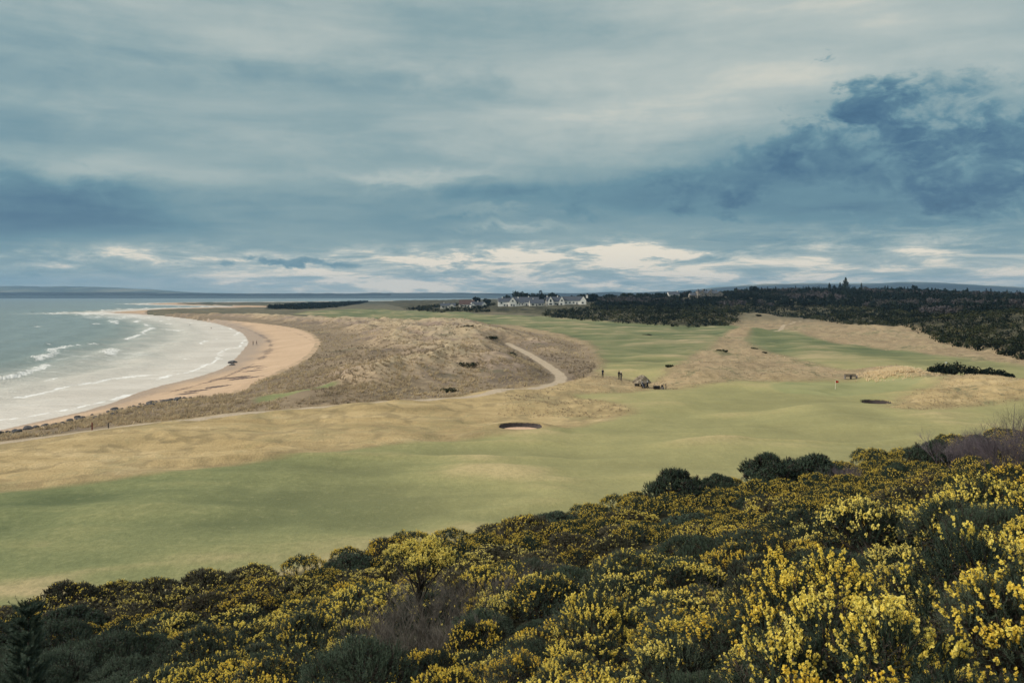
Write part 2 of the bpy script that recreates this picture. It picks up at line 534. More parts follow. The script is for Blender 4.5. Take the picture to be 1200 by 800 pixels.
    col = mixc(nt, (fe * (1.0 - X.ss(-15, 35) * .62)).ss(-1.2, .9), col, ga)
    gr = mixc(nt, n_mid.ss(.35, .65), (.235, .245, .115), (.30, .295, .145))
    col = mixc(nt, (A('green') + (n_sm - .5)).ss(-.6, .9) * .8, col, gr)
    # scrub floor on the raised ground and under the gorse
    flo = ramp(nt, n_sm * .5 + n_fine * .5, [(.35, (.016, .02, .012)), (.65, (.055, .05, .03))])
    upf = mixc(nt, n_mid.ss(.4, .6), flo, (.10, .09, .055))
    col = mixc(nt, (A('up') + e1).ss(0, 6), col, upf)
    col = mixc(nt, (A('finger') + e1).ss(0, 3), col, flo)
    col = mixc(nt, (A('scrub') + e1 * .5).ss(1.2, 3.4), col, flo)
    # sand
    wet = A('land')
    sn = ramp(nt, n_mid * .4 + n_sm * .35 + n_fine * .25, [(.3, (.42, .295, .195)), (.5, (.54, .385, .26)), (.7, (.62, .455, .32))])
    wl = (wet + (n_mid - .5) * 9 - dist * 4).ss(10, 1)
    sn = mixc(nt, wl * .7, sn, (.33, .245, .185))
    far_sand = Y.ss(450, 900)
    sn = mixc(nt, far_sand * .55, sn, (.40, .28, .19))
    st = (A('strand') + (n_sm - .5) * 6 + (n_mid - .5) * 5).ss(1.1, .3) * (n_fine + (n_sm - .5)).ss(.38, .52)
    wd = (A('weed') + (n_str - .5) * 1.3 + (n_sm - .5) * .7).ss(.5, .68)
    sn = mixc(nt, (st * .75).mx(wd * .85), sn, (.065, .05, .055))
    sandm = ((A('veg') + e1 * .9) * -1).ss(-1.0, .6)
    col = mixc(nt, sandm, col, sn)
    # far hills: woods and fields
    hl = ramp(nt, noise(nt, vmul(nt, p, (1, .35, 1)), .0028, 5, .6), [(.40, (.06, .075, .06)), (.5, (.11, .125, .085)), (.6, (.20, .19, .13))])
    shorewood = Y.ss(7900, 7450)
    hl = mixc(nt, shorewood * .9, hl, (.006, .009, .008))
    col = mixc(nt, Y.ss(5700, 5850), col, hl)
    # gravel path and track
    pc = ramp(nt, n_fine * .6 + n_sm * .4, [(.3, (.34, .27, .19)), (.7, (.53, .43, .32))])
    col = mixc(nt, (A('path') + (n_sm - .5) * 1.3 + (n_fine - .5) * .5).ss(-.15, .3), col, pc)
    col = mixc(nt, (A('track') + (n_sm - .5) * 1.0).ss(-.2, .5) * .85, col, mixc(nt, .3, pc, (.45, .34, .22)))
    # bunkers: cut turf wall and pale sand floor
    bk = A('bunk')
    wall = ramp(nt, noise(nt, vmul(nt, p, (.3, .3, 9)), 1.6, 3), [(.35, (.036, .030, .030)), (.65, (.10, .082, .078))])
    col = mixc(nt, (bk + (n_fine - .5) * .12).ss(.02, .07), col, wall)
    col = mixc(nt, (bk + (n_fine - .5) * .12).ss(.36, .46), col, (.62, .42, .29))
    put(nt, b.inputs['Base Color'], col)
    rr = 1 - wl * sandm * .55
    put(nt, b.inputs['Roughness'], rr * .95)
    turf = fe.ss(-1, 1) * .8
    bump(nt, b, n_fine * .07 + n_sm * .25 * (1 - turf * .75) + n_fine * .16 * (1 - turf), .7, 1.0)
    return m


GM = ground_material()

# ------------------------------------------------------------------ ground sheet
rows = list(np.arange(-24, 42, .6))
p = (CZ - 3) * FPX / rows[-1]
while p > 2.6:
    p -= .8 if p > 12 else .4
    rows.append((CZ - 3) * FPX / p)
rows += list(np.geomspace(rows[-1] * 1.006, 10600, 60))
rows += list(np.arange(95, 105, .13)) + list(np.arange(122, 131, .16))
rows = np.array(sorted(rows))
us = np.arange(-.95, .95001, 1 / 560)
UU, YY = np.meshgrid(us, rows)
XX = UU * (YY + 40 * np.exp(-np.clip(YY - 40, 0, None) / 200))
ZZ, AT = terrain(XX.ravel(), YY.ravel(), True)
XX = XX.ravel(); YYr = YY.ravel()
nr, nc = len(rows), len(us)
Z2 = ZZ.reshape(nr, nc)
P3 = np.stack([XX, YYr, ZZ], 1).reshape(nr, nc, 3)
du_ = np.gradient(P3, axis=1); dv_ = np.gradient(P3, axis=0)
NRM = unit(np.cross(du_, dv_)).reshape(-1, 3)
idx = np.arange(nr * nc).reshape(nr, nc)
Q = np.stack([idx[:-1, :-1], idx[:-1, 1:], idx[1:, 1:], idx[1:, :-1]], -1).reshape(-1, 4)
cm = lambda k: AT[k][Q].mean(1)
cls = np.zeros(len(Q), int)
cls[(cm('veg') < 0) & (cm('land') > -1)] = 1
cls[(cm('fair') > 0) & (cm('scrub') < 2) & (cm('up') < 2)] = 2
cls[(cm('path') > 0) & (cm('veg') > 0)] = 3
cls[cm('bunk') > 0] = 4
yc = YYr[Q].mean(1)
cls[yc > 6000] = 5
P3 = P3.reshape(-1, 3)
for ci, nm in enumerate(['ground', 'beach', 'fairway', 'path', 'bunker', 'hills']):
    q = Q[cls == ci]
    used, inv = np.unique(q, return_inverse=True)
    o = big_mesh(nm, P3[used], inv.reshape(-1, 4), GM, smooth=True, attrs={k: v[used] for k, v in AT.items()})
    o.data.normals_split_custom_set_from_vertices(NRM[used].tolist())
    tag(o, kind='structure')

# ------------------------------------------------------------------ sea
def sea_material():
    m, nt, b = newmat('sea_water', .22, .5)
    p = gpos(nt)
    D = attr(nt, 'offshore'); F = attr(nt, 'foam')
    sep = nt.nodes.new('ShaderNodeSeparateXYZ'); put(nt, sep.inputs[0], p)
    Y = S(nt, sep.outputs[1])
    n1 = noise(nt, vmul(nt, p, (.6, 1, 1)), .05, 4, .6)
    n2 = noise(nt, vmul(nt, p, (.5, 1.2, 1)), .4, 4, .65)
    n3 = noise(nt, p, 2.0, 4, .7)
    n_fs = noise(nt, vmul(nt, p, (.35, 1.3, 1)), .18, 5, .65, .5)
    deep = mixc(nt, (n1 + (n2 - .5) * .6).ss(.38, .62), (.125, .162, .162), (.205, .242, .232))
    deep = mixc(nt, (D + (n1 - .5) * 120).ss(330, 90) * .6, deep, (.19, .245, .225))
    deep = mixc(nt, (n2 * .6 + n_fs * .4).ss(.46, .34) * .6, deep, (.040, .072, .085))
    shal = mixc(nt, n2.ss(.3, .7), (.45, .43, .38), (.58, .55, .49))
    col = mixc(nt, (D + (n1 - .5) * 40 + (n2 - .5) * 14).ss(68, 20), deep, shal)
    sandy = mixc(nt, n1.ss(.4, .6), (.55, .50, .44), (.65, .595, .53))
    col = mixc(nt, (D + (n1 - .5) * 26).ss(34, 4) * .8, col, sandy)
    foam = (F + (n2 - .5) * 1.5 + (n3 - .5) * 1.0 + (n_fs - .5) * .9).ss(.48, 1.0) * .92
    caps = (n2 * .55 + n3 * .25 + n1 * .2).ss(.625, .67) * .75
    streak = noise(nt, vmul(nt, p, (.12, 1, 1)), .35, 4, .65).ss(.6, .72) * .35 * D.ss(110, 25)
    fo = foam.mx(caps).mx(streak)
    col = mixc(nt, fo, col, (.84, .83, .80))
    put(nt, b.inputs['Base Color'], col)
    put(nt, b.inputs['Roughness'], .3 + fo * .5 + D.ss(90, 25) * .35)
    put(nt, b.inputs['Specular IOR Level'], .5 - D.ss(90, 30) * .34)
    bump(nt, b, n2 * .6 + n3 * .2 + noise(nt, vmul(nt, p, (.5, 1, 1)), .12, 3) * .9, .75, 1.0)
    return m


rs = []
p = 20 * FPX / 70
while p > 2.7:
    rs.append(20 * FPX / p)
    p -= .75 if p > 14 else .4
rs += [6400]
rs = np.array(rs); us2 = np.arange(-.95, .45, 1 / 520)
U2, Y2 = np.meshgrid(us2, rs); X2 = (U2 * Y2).ravel(); Yr = Y2.ravel()
LDp = np.array(LAND)
D = -sdf(X2, Yr, LAND, 400)
D = np.where(Yr > 6000, np.minimum(D, 0), D)
along = fbm(X2 * .012 + 3, Yr * .009, 3)
foam = np.zeros_like(X2); zw = np.zeros_like(X2)
near = np.exp(-Yr / 900)
for dc, wd, thr, h in [(1.5, .9, -.1, .05), (15, 1.0, .16, .10), (29, 1.2, .10, .2), (46, 2.0, -.06, .6), (60, 2.0, .06, .6), (80, 1.6, .24, .5), (110, 1.4, .32, .5), (150, 1.4, .38, .45)]:
    dd = D - dc - 16 * fbm(X2 * .014 + dc, Yr * .011 - dc, 2) - 3 * fbm(X2 * .09, Yr * .07 + dc, 2)
    on = sst(thr, thr + .12, fbm(X2 * .022 + dc * 3.1, Yr * .016 - dc, 2))
    wide = wd * (1 + Yr / 650)
    foam = np.maximum(foam, on * (.9 * sst(wide * 1.0, 0, dd) * sst(-wide * 1.5, -wide * .2, dd) + .0) )
    foam = np.maximum(foam, on * .42 * sst(wide, 0, dd) * sst(-wide * 7, -wide, dd))
    zw += on * h * np.exp(-((dd - 1.0) / (wd * .8)) ** 2)
# a thick white band where the far curve of the bay breaks
bx = np.exp(-((Yr - 720) / 260) ** 2) * sst(-130, -200, X2)
foam = np.maximum(foam, bx * sst(110, 60, D) * sst(2, 20, D) * (.50 + .45 * along))
foam = np.maximum(foam, .8 * np.exp(-((Yr - 900) / 70) ** 2) * np.exp(-((X2 + 470) / 130) ** 2))
foam = np.maximum(foam, (.30 + .35 * along) * sst(78, 52, D) * sst(12, 34, D))
swell = .22 * 1.6 * np.sin(D * .33 + 3 * fbm(X2 * .02, Yr * .02, 2)) * sst(200, 60, D) * sst(4, 30, D)
chop = .36 * fbm(X2 * .10, Yr * .15, 4)
zw = np.where(D > 0, (zw + swell + chop * sst(5, 40, D)) * sst(0, 12, D), 0) + .02
ix = np.arange(len(rs) * len(us2)).reshape(len(rs), len(us2))
q = np.stack([ix[:-1, :-1], ix[:-1, 1:], ix[1:, 1:], ix[1:, :-1]], -1).reshape(-1, 4)
q = q[D[q].max(1) > -4]
used, inv = np.unique(q, return_inverse=True)
V = np.stack([X2, Yr, zw], 1)[used]
tag(big_mesh('sea', V, inv.reshape(-1, 4), sea_material(), smooth=True, attrs={'offshore': D[used], 'foam': foam[used]}), kind='structure')

# ------------------------------------------------------------------ vegetation generators
def lobe_set(n, R, H, rl, rh):
    c = []
    for i in range(n):
        a = rng.uniform(0, 2 * math.pi); r = R * math.sqrt(rng.uniform(0, 1)) * .8
        r_l = rng.uniform(rl, rh)
        zc = (H - r_l) * (1 - (r / R) ** 2 * .75) * rng.uniform(.7, 1.0)
        c.append((r * math.cos(a), r * math.sin(a), max(zc, r_l * .4), r_l))
    return np.array(c)


def shoot_points(lobes, n, zmin=-.15, shell=1.0):
    w = lobes[:, 3] ** 2; w = w / w.sum()
    k = rng.choice(len(lobes), n * 2, p=w)
    d = rdirs(n * 2, zmin)
    P = lobes[k, :3] + d * lobes[k, 3:4] * shell * rng.uniform(.86, 1.0, (n * 2, 1))
    ok = P[:, 2] > .02
    for j in range(len(lobes)):
        dd = np.linalg.norm(P - lobes[j, :3], axis=1)
        ok &= (dd > lobes[j, 3] * .82 * shell) | (k == j)
    P, d, k = P[ok][:n], d[ok][:n], k[ok][:n]
    return P, d, k


def spines(B, Dr, L, k, sl, w):
    n = len(B)
    t = np.repeat(np.linspace(.1, 1.0, k)[None, :], n, 0) + rng.uniform(-.06, .06, (n, k))
    az = rng.uniform(0, 2 * math.pi, (n, k))
    a = unit(np.cross(Dr, rdirs(n))); b = np.cross(Dr, a)
    rad = a[:, None] * np.cos(az)[..., None] + b[:, None] * np.sin(az)[..., None]
    P = B[:, None] + Dr[:, None] * (L[:, None] * t)[..., None]
    tip = P + (rad * .8 + Dr[:, None] * .75) * (sl * (1.15 - .5 * t) * rng.uniform(.7, 1.2, (n, k)))[..., None]
    side = np.cross(rad, np.broadcast_to(Dr[:, None], rad.shape)) * w
    V = np.stack([P + side, P - side, tip], 2).reshape(-1, 3)
    F = np.arange(n * k * 3).reshape(-1, 3)
    # the shoot's own stem
    s2 = a * w * 1.2
    V2 = np.stack([B + s2, B - s2, B + Dr * L[:, None]], 1).reshape(-1, 3)
    return np.concatenate([V, V2]), np.concatenate([F, np.arange(n * 3).reshape(-1, 3) + len(V)])


def flowers(B, Dr, L, k, size):
    n = len(B)
    t = 1.02 - .62 * rng.uniform(0, 1, (n, k)) ** 1.4
    C = (B[:, None] + Dr[:, None] * (L[:, None] * t)[..., None]).reshape(-1, 3) + rdirs(n * k) * size * .9
    N = unit(rdirs(n * k) + np.repeat(Dr, k, 0) * .6 + np.array([-.25, 0, .35]))
    sz = size * rng.uniform(.6, 1.15, n * k)
    V1, F1 = leaf_quads(C, N, sz)
    V2, F2 = leaf_quads(C + N * size * .2, unit(np.cross(N, rdirs(n * k))), sz * .9)
    return np.concatenate([V1, V2]), np.concatenate([F1, F2 + len(V1)])


def leafmat(name, stops, rough=.75, spec=.2, scale=1.4, attr_name=None, trans=0.0):
    m, nt, b = newmat(name, rough, spec)
    f = orand(nt) * .35 + noise(nt, opos(nt), scale, 3, .6) * .65
    if attr_name:
        f = attr(nt, attr_name) * .75 + noise(nt, gpos(nt), .5, 3) * .25
    put(nt, b.inputs['Base Color'], ramp(nt, f, stops))
    return m


M_gorse = leafmat('gorse_spines', [(.25, (.014, .026, .017)), (.45, (.031, .048, .031)), (.6, (.055, .074, .049)), (.78, (.105, .122, .088))])
M_gorse_far = leafmat('gorse_spines_weathered', [(.25, (.022, .026, .015)), (.45, (.050, .050, .028)), (.6, (.084, .078, .045)), (.78, (.135, .115, .075))])
M_gorse_blue = leafmat('gorse_spines_bluish', [(.25, (.024, .038, .024)), (.5, (.050, .074, .046)), (.75, (.090, .120, .085))])
M_dead_shaded = leafmat('dead_gorse_shade_dark', [(.25, (.014, .011, .009)), (.5, (.030, .024, .018)), (.75, (.062, .05, .04))])  # dead gorse brown, darkened so bush interiors and gaps look shaded
M_twig = leafmat('bare_twigs', [(.25, (.10, .088, .074)), (.5, (.17, .15, .128)), (.75, (.26, .23, .20))])
M_bark = simple('bark', (.05, .042, .034), .9, .4, 5)


def branch_mesh(lobes, r0=.035):
    mb = MB()
    for c in lobes[:: max(1, len(lobes) // 12)]:
        x, y, z, r = [float(v) for v in c]
        j = lambda s: random.uniform(-s, s)
        mb.tube([(x * .12, y * .12, -.15), (x * .4 + j(.1), y * .4 + j(.1), z * .45), (x * .8 + j(.08), y * .8 + j(.08), z * .8), (x, y, z + r * .6)], [r0, r0 * .75, r0 * .5, r0 * .2], 5)
    return mb


def petals():
    m, nt, b = newmat('gorse_flower', .6, .2)
    f = orand(nt) * .35 + noise(nt, opos(nt), 6, 3, .6) * .65
    c = ramp(nt, f, [(.25, (.88, .63, .085)), (.5, (.95, .78, .16)), (.75, (.97, .86, .31))])
    put(nt, b.inputs['Base Color'], c)
    t = nt.nodes.new('ShaderNodeBsdfTranslucent'); put(nt, t.inputs['Color'], c)
    x = nt.nodes.new('ShaderNodeMixShader'); x.inputs[0].default_value = .4
    nt.links.new(b.outputs[0], x.inputs[1]); nt.links.new(t.outputs[0], x.inputs[2]); nt.links.new(x.outputs[0], nt.nodes['Material Output'].inputs['Surface'])
    return m


M_flower = petals()


def make_gorse(R, H, nl, n_sh, k, sl, w, flow, fk, fs, mat, label, dead=0.25, shl=(.12, .26), name='gorse_bush', lob=(.22, .5)):
    root = empty(name, (0, 0, 0), label, 'gorse bush')
    lobes = lobe_set(nl, R, H, lob[0] * R, lob[1] * R)
    P, d, kk = shoot_points(lobes, n_sh)
    Dr = unit(d + np.array([0, 0, .75]) + rdirs(len(P)) * .55)
    L = rng.uniform(shl[0], shl[1], len(P))
    V, F = spines(P - Dr * L[:, None] * .4, Dr, L, k, sl, w)
    big_mesh('foliage', V, F, mat, root)
    Pd, dd, _ = shoot_points(lobes, int(n_sh * dead), -.6, .72)
    Dd = unit(dd + rdirs(len(Pd)) * .9)
    Vd, Fd = spines(Pd, Dd, np.full(len(Pd), shl[1]), max(6, k // 2), sl * 1.4, w * 1.8)
    big_mesh('dead_needles_shaded', Vd, Fd, M_dead_shaded, root)  # inner dead spines, shade of the bush interior put into their colour
    lf = rng.uniform(0, 1, len(lobes))
    pr = flow * np.clip(d[:, 2] * 1.0 + .35, .03, 1.2) * np.clip(lf[kk] * 3.2 - .85, .02, 1.9)
    sel = rng.uniform(0, 1, len(P)) < pr
    if sel.any() and flow > 0:
        V, F = flowers(P[sel] - Dr[sel] * L[sel, None] * .35, Dr[sel], L[sel] * 1.05, fk, fs)
        tag(big_mesh('flowers', V, F, M_flower, root), kind='stuff')
    branch_mesh(lobes, .03 * R).build('branches', M_bark, root)
    return root


def twigs(root_pts, n, H, spread, gen=3, r0=.012):
    """a fan of fine bare twigs as thin crossed blades"""
    Vs = []; 
    for (bx, by) in root_pts:
        st = [(np.array([bx, by, 0.0]), unit(np.array([rng.uniform(-spread, spread), rng.uniform(-spread, spread), 1.0])), H * rng.uniform(.35, .55), r0, 0)]
        while st:
            p, d, L, r, g = st.pop()
            q = p + d * L
            s = unit(np.cross(d, rdirs(1)[0])); s2 = np.cross(d, s)
            for sd in (s, s2):
                Vs += [p + sd * r, p - sd * r, q - sd * r * .55, q + sd * r * .55]
            if g < gen:
                for _ in range(n):
                    st.append((p + d * L * rng.uniform(.45, 1.0), unit(d + rdirs(1)[0] * .55 + np.array([0, 0, .12])), L * rng.uniform(.5, .8), r * .6, g + 1))
    V = np.array(Vs)
    return V, np.arange(len(V)).reshape(-1, 4)


# ------------------------------------------------------------------ foreground gorse
GROUP_G = 'gorse bushes on the near bank'
KINDS = []   # (proto, tier, words)
def proto(tier, words, **kw):
    o = make_gorse(label='gorse bush', **kw)
    KINDS.append((o, tier, words)); return o

for i in range(3):
    proto(0, 'thickly flowering', R=1.0, H=1.35, nl=34, n_sh=2100, k=22, sl=.036, w=.0032, flow=.25, fk=13, fs=.0175, mat=M_gorse, shl=(.11, .26), lob=(.17, .36))
for i in range(2):
    proto(0, 'sparsely flowering dark', R=1.0, H=1.3, nl=32, n_sh=2100, k=22, sl=.038, w=.0034, flow=.10, fk=12, fs=.0175, mat=M_gorse, shl=(.11, .26), lob=(.18, .38))
proto(0, 'bluish flowerless', R=1.0, H=1.35, nl=20, n_sh=1900, k=26, sl=.042, w=.0036, flow=0, fk=6, fs=.0165, mat=M_gorse_blue)
for i in range(3):
    proto(1, 'yellow-flowered', R=1.25, H=1.35, nl=30, n_sh=2000, k=13, sl=.055, w=.006, flow=.20, fk=8, fs=.025, mat=M_gorse, lob=(.17, .36))
for i in range(2):
    proto(1, 'thinly flowered green', R=1.25, H=1.3, nl=28, n_sh=2000, k=13, sl=.055, w=.006, flow=.08, fk=8, fs=.024, mat=M_gorse, lob=(.17, .36))
proto(1, 'greyish green', R=1.25, H=1.3, nl=28, n_sh=2000, k=13, sl=.055, w=.0065, flow=0, fk=4, fs=.024, mat=M_gorse_blue, lob=(.17, .36))
for i in range(3):
    proto(2, 'low yellow', R=1.5, H=1.3, nl=46, n_sh=1900, k=8, sl=.085, w=.012, flow=.27, fk=5, fs=.029, mat=M_gorse_far, shl=(.12, .24), lob=(.12, .28))
for i in range(2):
    proto(2, 'low thinly flowered', R=1.5, H=1.25, nl=46, n_sh=1900, k=8, sl=.085, w=.012, flow=.12, fk=4, fs=.029, mat=M_gorse_far, shl=(.12, .24), lob=(.12, .28))
proto(2, 'low dark flowerless', R=1.5, H=1.35, nl=40, n_sh=1900, k=9, sl=.085, w=.013, flow=0.0, fk=2, fs=.03, mat=M_gorse_blue, shl=(.12, .24), lob=(.14, .3))

used_first = set()
gcount = [0]


def gplace(ki, x, y, sc, rz, label, dz=-.12, sz=1.0):
    o = KINDS[ki][0]
    zz = tz(x, y) + dz
    if ki not in used_first:
        used_first.add(ki)
        o.location = (x, y, zz); o.rotation_euler = (0, 0, rz); o.scale = (sc, sc, sc * sz)
        o['label'] = label; o['group'] = GROUP_G
    else:
        o = copy_thing(o, (x, y, zz), rz, (sc, sc, sc * sz), label, GROUP_G)
    gcount[0] += 1
    return o


EXCL = []   # x, y, radius kept clear for special plants


def ray_at(px, d):
    return ((px - 600) / FPX * d, d)


def proj(x, y, z):
    return 600 + x / y * FPX, HZ + (CZ - z) / y * FPX


# dark rounded bushes that stand out along the foot of the bank
for px, d, r, sz, words in [
    (792, 62, 1.7, 1.25, 'big dark rounded gorse bush standing clear at the edge of the mown turf'),
    (842, 64, 1.15, 1.15, 'small dark rounded gorse bush just right of the big dark one on the turf edge'),
    (903, 68, 2.05, 1.15, 'left half of the broad dark green bush mound bulging over the turf edge'),
    (952, 69, 1.9, 1.1, 'right half of the broad dark green bush mound bulging over the turf edge'),
    (885, 54, .95, 1.0, 'dark flowerless gorse hummock among yellow ones below the broad dark mound'),
    (1050, 62, 1.1, 1.2, 'dark green bush on the bank below the dark bunker'),
    (1095, 70, 1.5, 1.25, 'tall dark green bush touching the bare lilac shrub from the left'),
    (1150, 72, 1.5, 1.2, 'dark green bush between the bare lilac shrub and the bare sapling')]:
    x, y = ray_at(px, d)
    gplace(17 if False else len(KINDS) - 1, x, y, r, random.uniform(0, 6), words, dz=-.1, sz=sz)
    EXCL.append((x, y, 1.35 * r))

LEG = ray_at(492, 25.5)
SPR = ray_at(32, 9.6)
SAP = ray_at(1188, 66)
LIL1 = ray_at(1128, 66); LIL2 = ray_at(1192, 47); LIL3 = ray_at(728 + 260, 66)
EXCL += [(LEG[0] * .9, LEG[1] * .9, 1.5), (LEG[0] * .8, LEG[1] * .8, 1.0), (LEG[0], LEG[1], 1.5), (SPR[0], SPR[1], .7), (SAP[0], SAP[1], .8), (LIL1[0], LIL1[1], 1.6), (LIL2[0], LIL2[1], 1.8), (LIL3[0], LIL3[1], 1.3)]
DEADSPOT = [ray_at(*a) for a in [(430, 28), (455, 23), (530, 24), (545, 30), (600, 31), (640, 33), (690, 36), (570, 27), (515, 32), (905, 20), (870, 17), (1165, 52), (1195, 55)]]
EXCL += [(a, b, .8) for a, b in DEADSPOT]


def place_word(x, y):
    px, py = proj(x, y, tz(x, y) + .8)
    cols = ["at the bank's left end", 'below the leggy flat-topped gorse', 'in mid bank', 'below the big dark bush', 'below the broad dark mound', 'under the lilac shrubs']
    c = cols[min(5, max(0, int(px // 200)))]
    r = 'at the very front' if y < 14 else 'in the front rows' if y < 22 else 'halfway down the slope' if y < 38 else 'low on the slope' if y < 56 else 'near the foot of the slope'
    return c, r


pts = []
cand = []
for t in range(60000):
    y = (7.2 if t % 4 else 2.0) + 100 * rng.uniform() ** 1.25
    x = rng.uniform(-.72, .72) * y if t % 4 else rng.uniform(-1, 1) * (.72 * y + 7)
    cand.append((x, y))
cand = np.array(cand)
sca = gorse_hill(cand[:, 0], cand[:, 1])
cand = cand[sca > 1.6]
for x, y in cand:
    if x * x + y * y < 20: continue
    r = min(1.55, .62 + .020 * y)
    r *= rng.uniform(.66, 1.25)
    if any((x - a) ** 2 + (y - b) ** 2 < (.8 * (r + c)) ** 2 for a, b, c in EXCL): continue
    if any((x - a) ** 2 + (y - b) ** 2 < (.80 * (r + c)) ** 2 for a, b, c in pts): continue
    pts.append((x, y, r))
pts.sort(key=lambda q: q[1] / (q[2] + .2))
tier_k = {0: [i for i, k in enumerate(KINDS) if k[1] == 0], 1: [i for i, k in enumerate(KINDS) if k[1] == 1], 2: [i for i, k in enumerate(KINDS) if k[1] == 2]}
wts = {0: [.24, .2, .2, .13, .1, .13], 1: [.22, .2, .18, .15, .12, .13], 2: [.2, .2, .2, .15, .15, .10]}
rest = []
print('gorse bushes wanted', len(pts))
for x, y, r in pts:
    inframe = abs(x / y) < .70
    if gcount[0] >= 296 or not inframe:
        rest.append((x, y, r)); continue
    tier = 0 if y < 17 else 1 if y < 36 else 2
    w = wts[tier]
    fld = fbm(np.array([x * .09 + 3]), np.array([y * .07]), 2)[0]
    ww = np.array(w); 
    ww[-3:] *= 2.2 if fld < -.12 else .7
    ki = int(rng.choice(tier_k[tier], p=ww / ww.sum()))
    if x / y < -.45 and y < 38 and rng.uniform() < .8: ki = tier_k[tier][-1]
    base = {0: 1.0, 1: 1.25, 2: 1.5}[tier]
    c, rw = place_word(x, y)
    lab = f'{KINDS[ki][2]} gorse bush, {rw} {c}'
    gplace(ki, x, y, r / base * 1.12, rng.uniform(0, 6.28), lab, sz=rng.uniform(.68, 1.25) * (.85 if y > 30 else 1))
# whatever lies past the first three hundred is one mass
VV, FF, FV = [], [], []
def grab(root):
    out = {}
    for ch in root.children:
        me = ch.data
        v = np.empty(len(me.vertices) * 3, np.float32); me.vertices.foreach_get('co', v)
        f = np.empty(len(me.loops), np.int32); me.loops.foreach_get('vertex_index', f)
        out[ch.name.split('.')[0]] = (v.reshape(-1, 3), f, me)
    return out
if rest:
    g = grab(KINDS[tier_k[2][0]][0])
    Vs, Fs, n0, fm = [], [], 0, []
    flV, flF, nf0 = [], [], 0
    for x, y, r in rest:
        a = rng.uniform(0, 6.28); s = r / 1.5 * 1.12
        R_ = np.array([[math.cos(a), -math.sin(a), 0], [math.sin(a), math.cos(a), 0], [0, 0, 1]]) * s
        v, f, _ = g['foliage']
        v = v.reshape(-1, 3, 3)[::2].reshape(-1, 3)
        Vs.append(v @ R_.T + np.array([x, y, tz(x, y) - .1])); Fs.append(np.arange(len(v)).reshape(-1, 3) + n0); n0 += len(v); fm += [0] * (len(v) // 3)
        v, f, _ = g['flowers']
        v = v.reshape(-1, 4, 3)[::2].reshape(-1, 3)
        flV.append(v @ R_.T + np.array([x, y, tz(x, y) - .1])); flF.append(np.arange(len(v)).reshape(-1, 4)); nf0 += len(v)
    k = 0
    for i in range(len(flF)):
        flF[i] = flF[i] + n0 + k; k += len(flV[i])
    nq = sum(len(q) for q in flF)
    o = big_mesh('gorse_thicket', np.concatenate(Vs + flV), [np.concatenate(Fs), np.concatenate(flF)], [M_gorse, M_flower], fmat=fm + [1] * nq)
    tag(o, 'mass of gorse scrub filling in behind and beside the nearer gorse bushes', 'gorse scrub', kind='stuff')

# leggy old gorse with a bare trunk and a flat yellow top
lx, ly = LEG; lz = tz(lx, ly)
root = empty('gorse_tree', (lx, ly, lz - .05), 'leggy old gorse with a bare twisted trunk and a flat yellow flowering top', 'gorse bush')
mb = MB()
tips = []
mb.tube([(0, 0, -.1), (.08, .02, .6), (-.08, 0, 1.2), (.02, .03, 1.75)], [.10, .085, .07, .05], 7)
for i in range(17):
    a = i * 2.4; r = random.uniform(.25, 1.4)
    e = (r * math.cos(a), r * math.sin(a) * .8, random.uniform(2.45, 2.75) - r * .3)
    mb.tube([(0, 0, random.uniform(.8, 1.6)), (e[0] * .4 + random.uniform(-.1, .1), e[1] * .4, 1.7 + random.uniform(-.1, .1)), (e[0] * .8, e[1] * .8, e[2] - .25), e], [.035, .026, .018, .008], 5)
    tips.append((*e, random.uniform(.18, .30)))
mb.build('trunk', M_bark, root)
lob = np.array(tips)
P, d, kk = shoot_points(lob, 1500, -.1)
Dr = unit(d + np.array([0, 0, .8]) + rdirs(len(P)) * .5); L = rng.uniform(.12, .24, len(P))
V, F = spines(P, Dr, L, 12, .05, .006); big_mesh('foliage', V, F, M_gorse, root)
sel = (d[:, 2] > .25) & (rng.uniform(0, 1, len(P)) < .85)
V, F = flowers(P[sel], Dr[sel], L[sel], 7, .022); big_mesh('flowers', V, F, M_flower, root)
V, F = twigs([(rng.uniform(-.8, .8), rng.uniform(-.4, .4)) for _ in range(12)], 4, 1.7, .6, 3, .012)
big_mesh('dead_twigs', V, F, M_twig, root)

# grey leggy dead gorse
GAPSPOT = [ray_at(*a) for a in [(470, 21.5), (500, 22), (520, 21), (485, 19.5), (455, 20.5), (535, 22.5), (510, 19.5), (440, 25), (550, 20.5)]]
def twig_shrub(loc, H, R, n, label, mat, group=None, name='bare_shrub', gen=3, nb=4, r0=.012):
    o = empty(name, (loc[0], loc[1], tz(*loc) - .05), label, 'shrub', group)
    V, F = twigs([(rng.uniform(-R, R), rng.uniform(-R, R)) for _ in range(n)], nb, H, .45, gen, r0)
    big_mesh('twigs', V, F, mat, o)
    return o


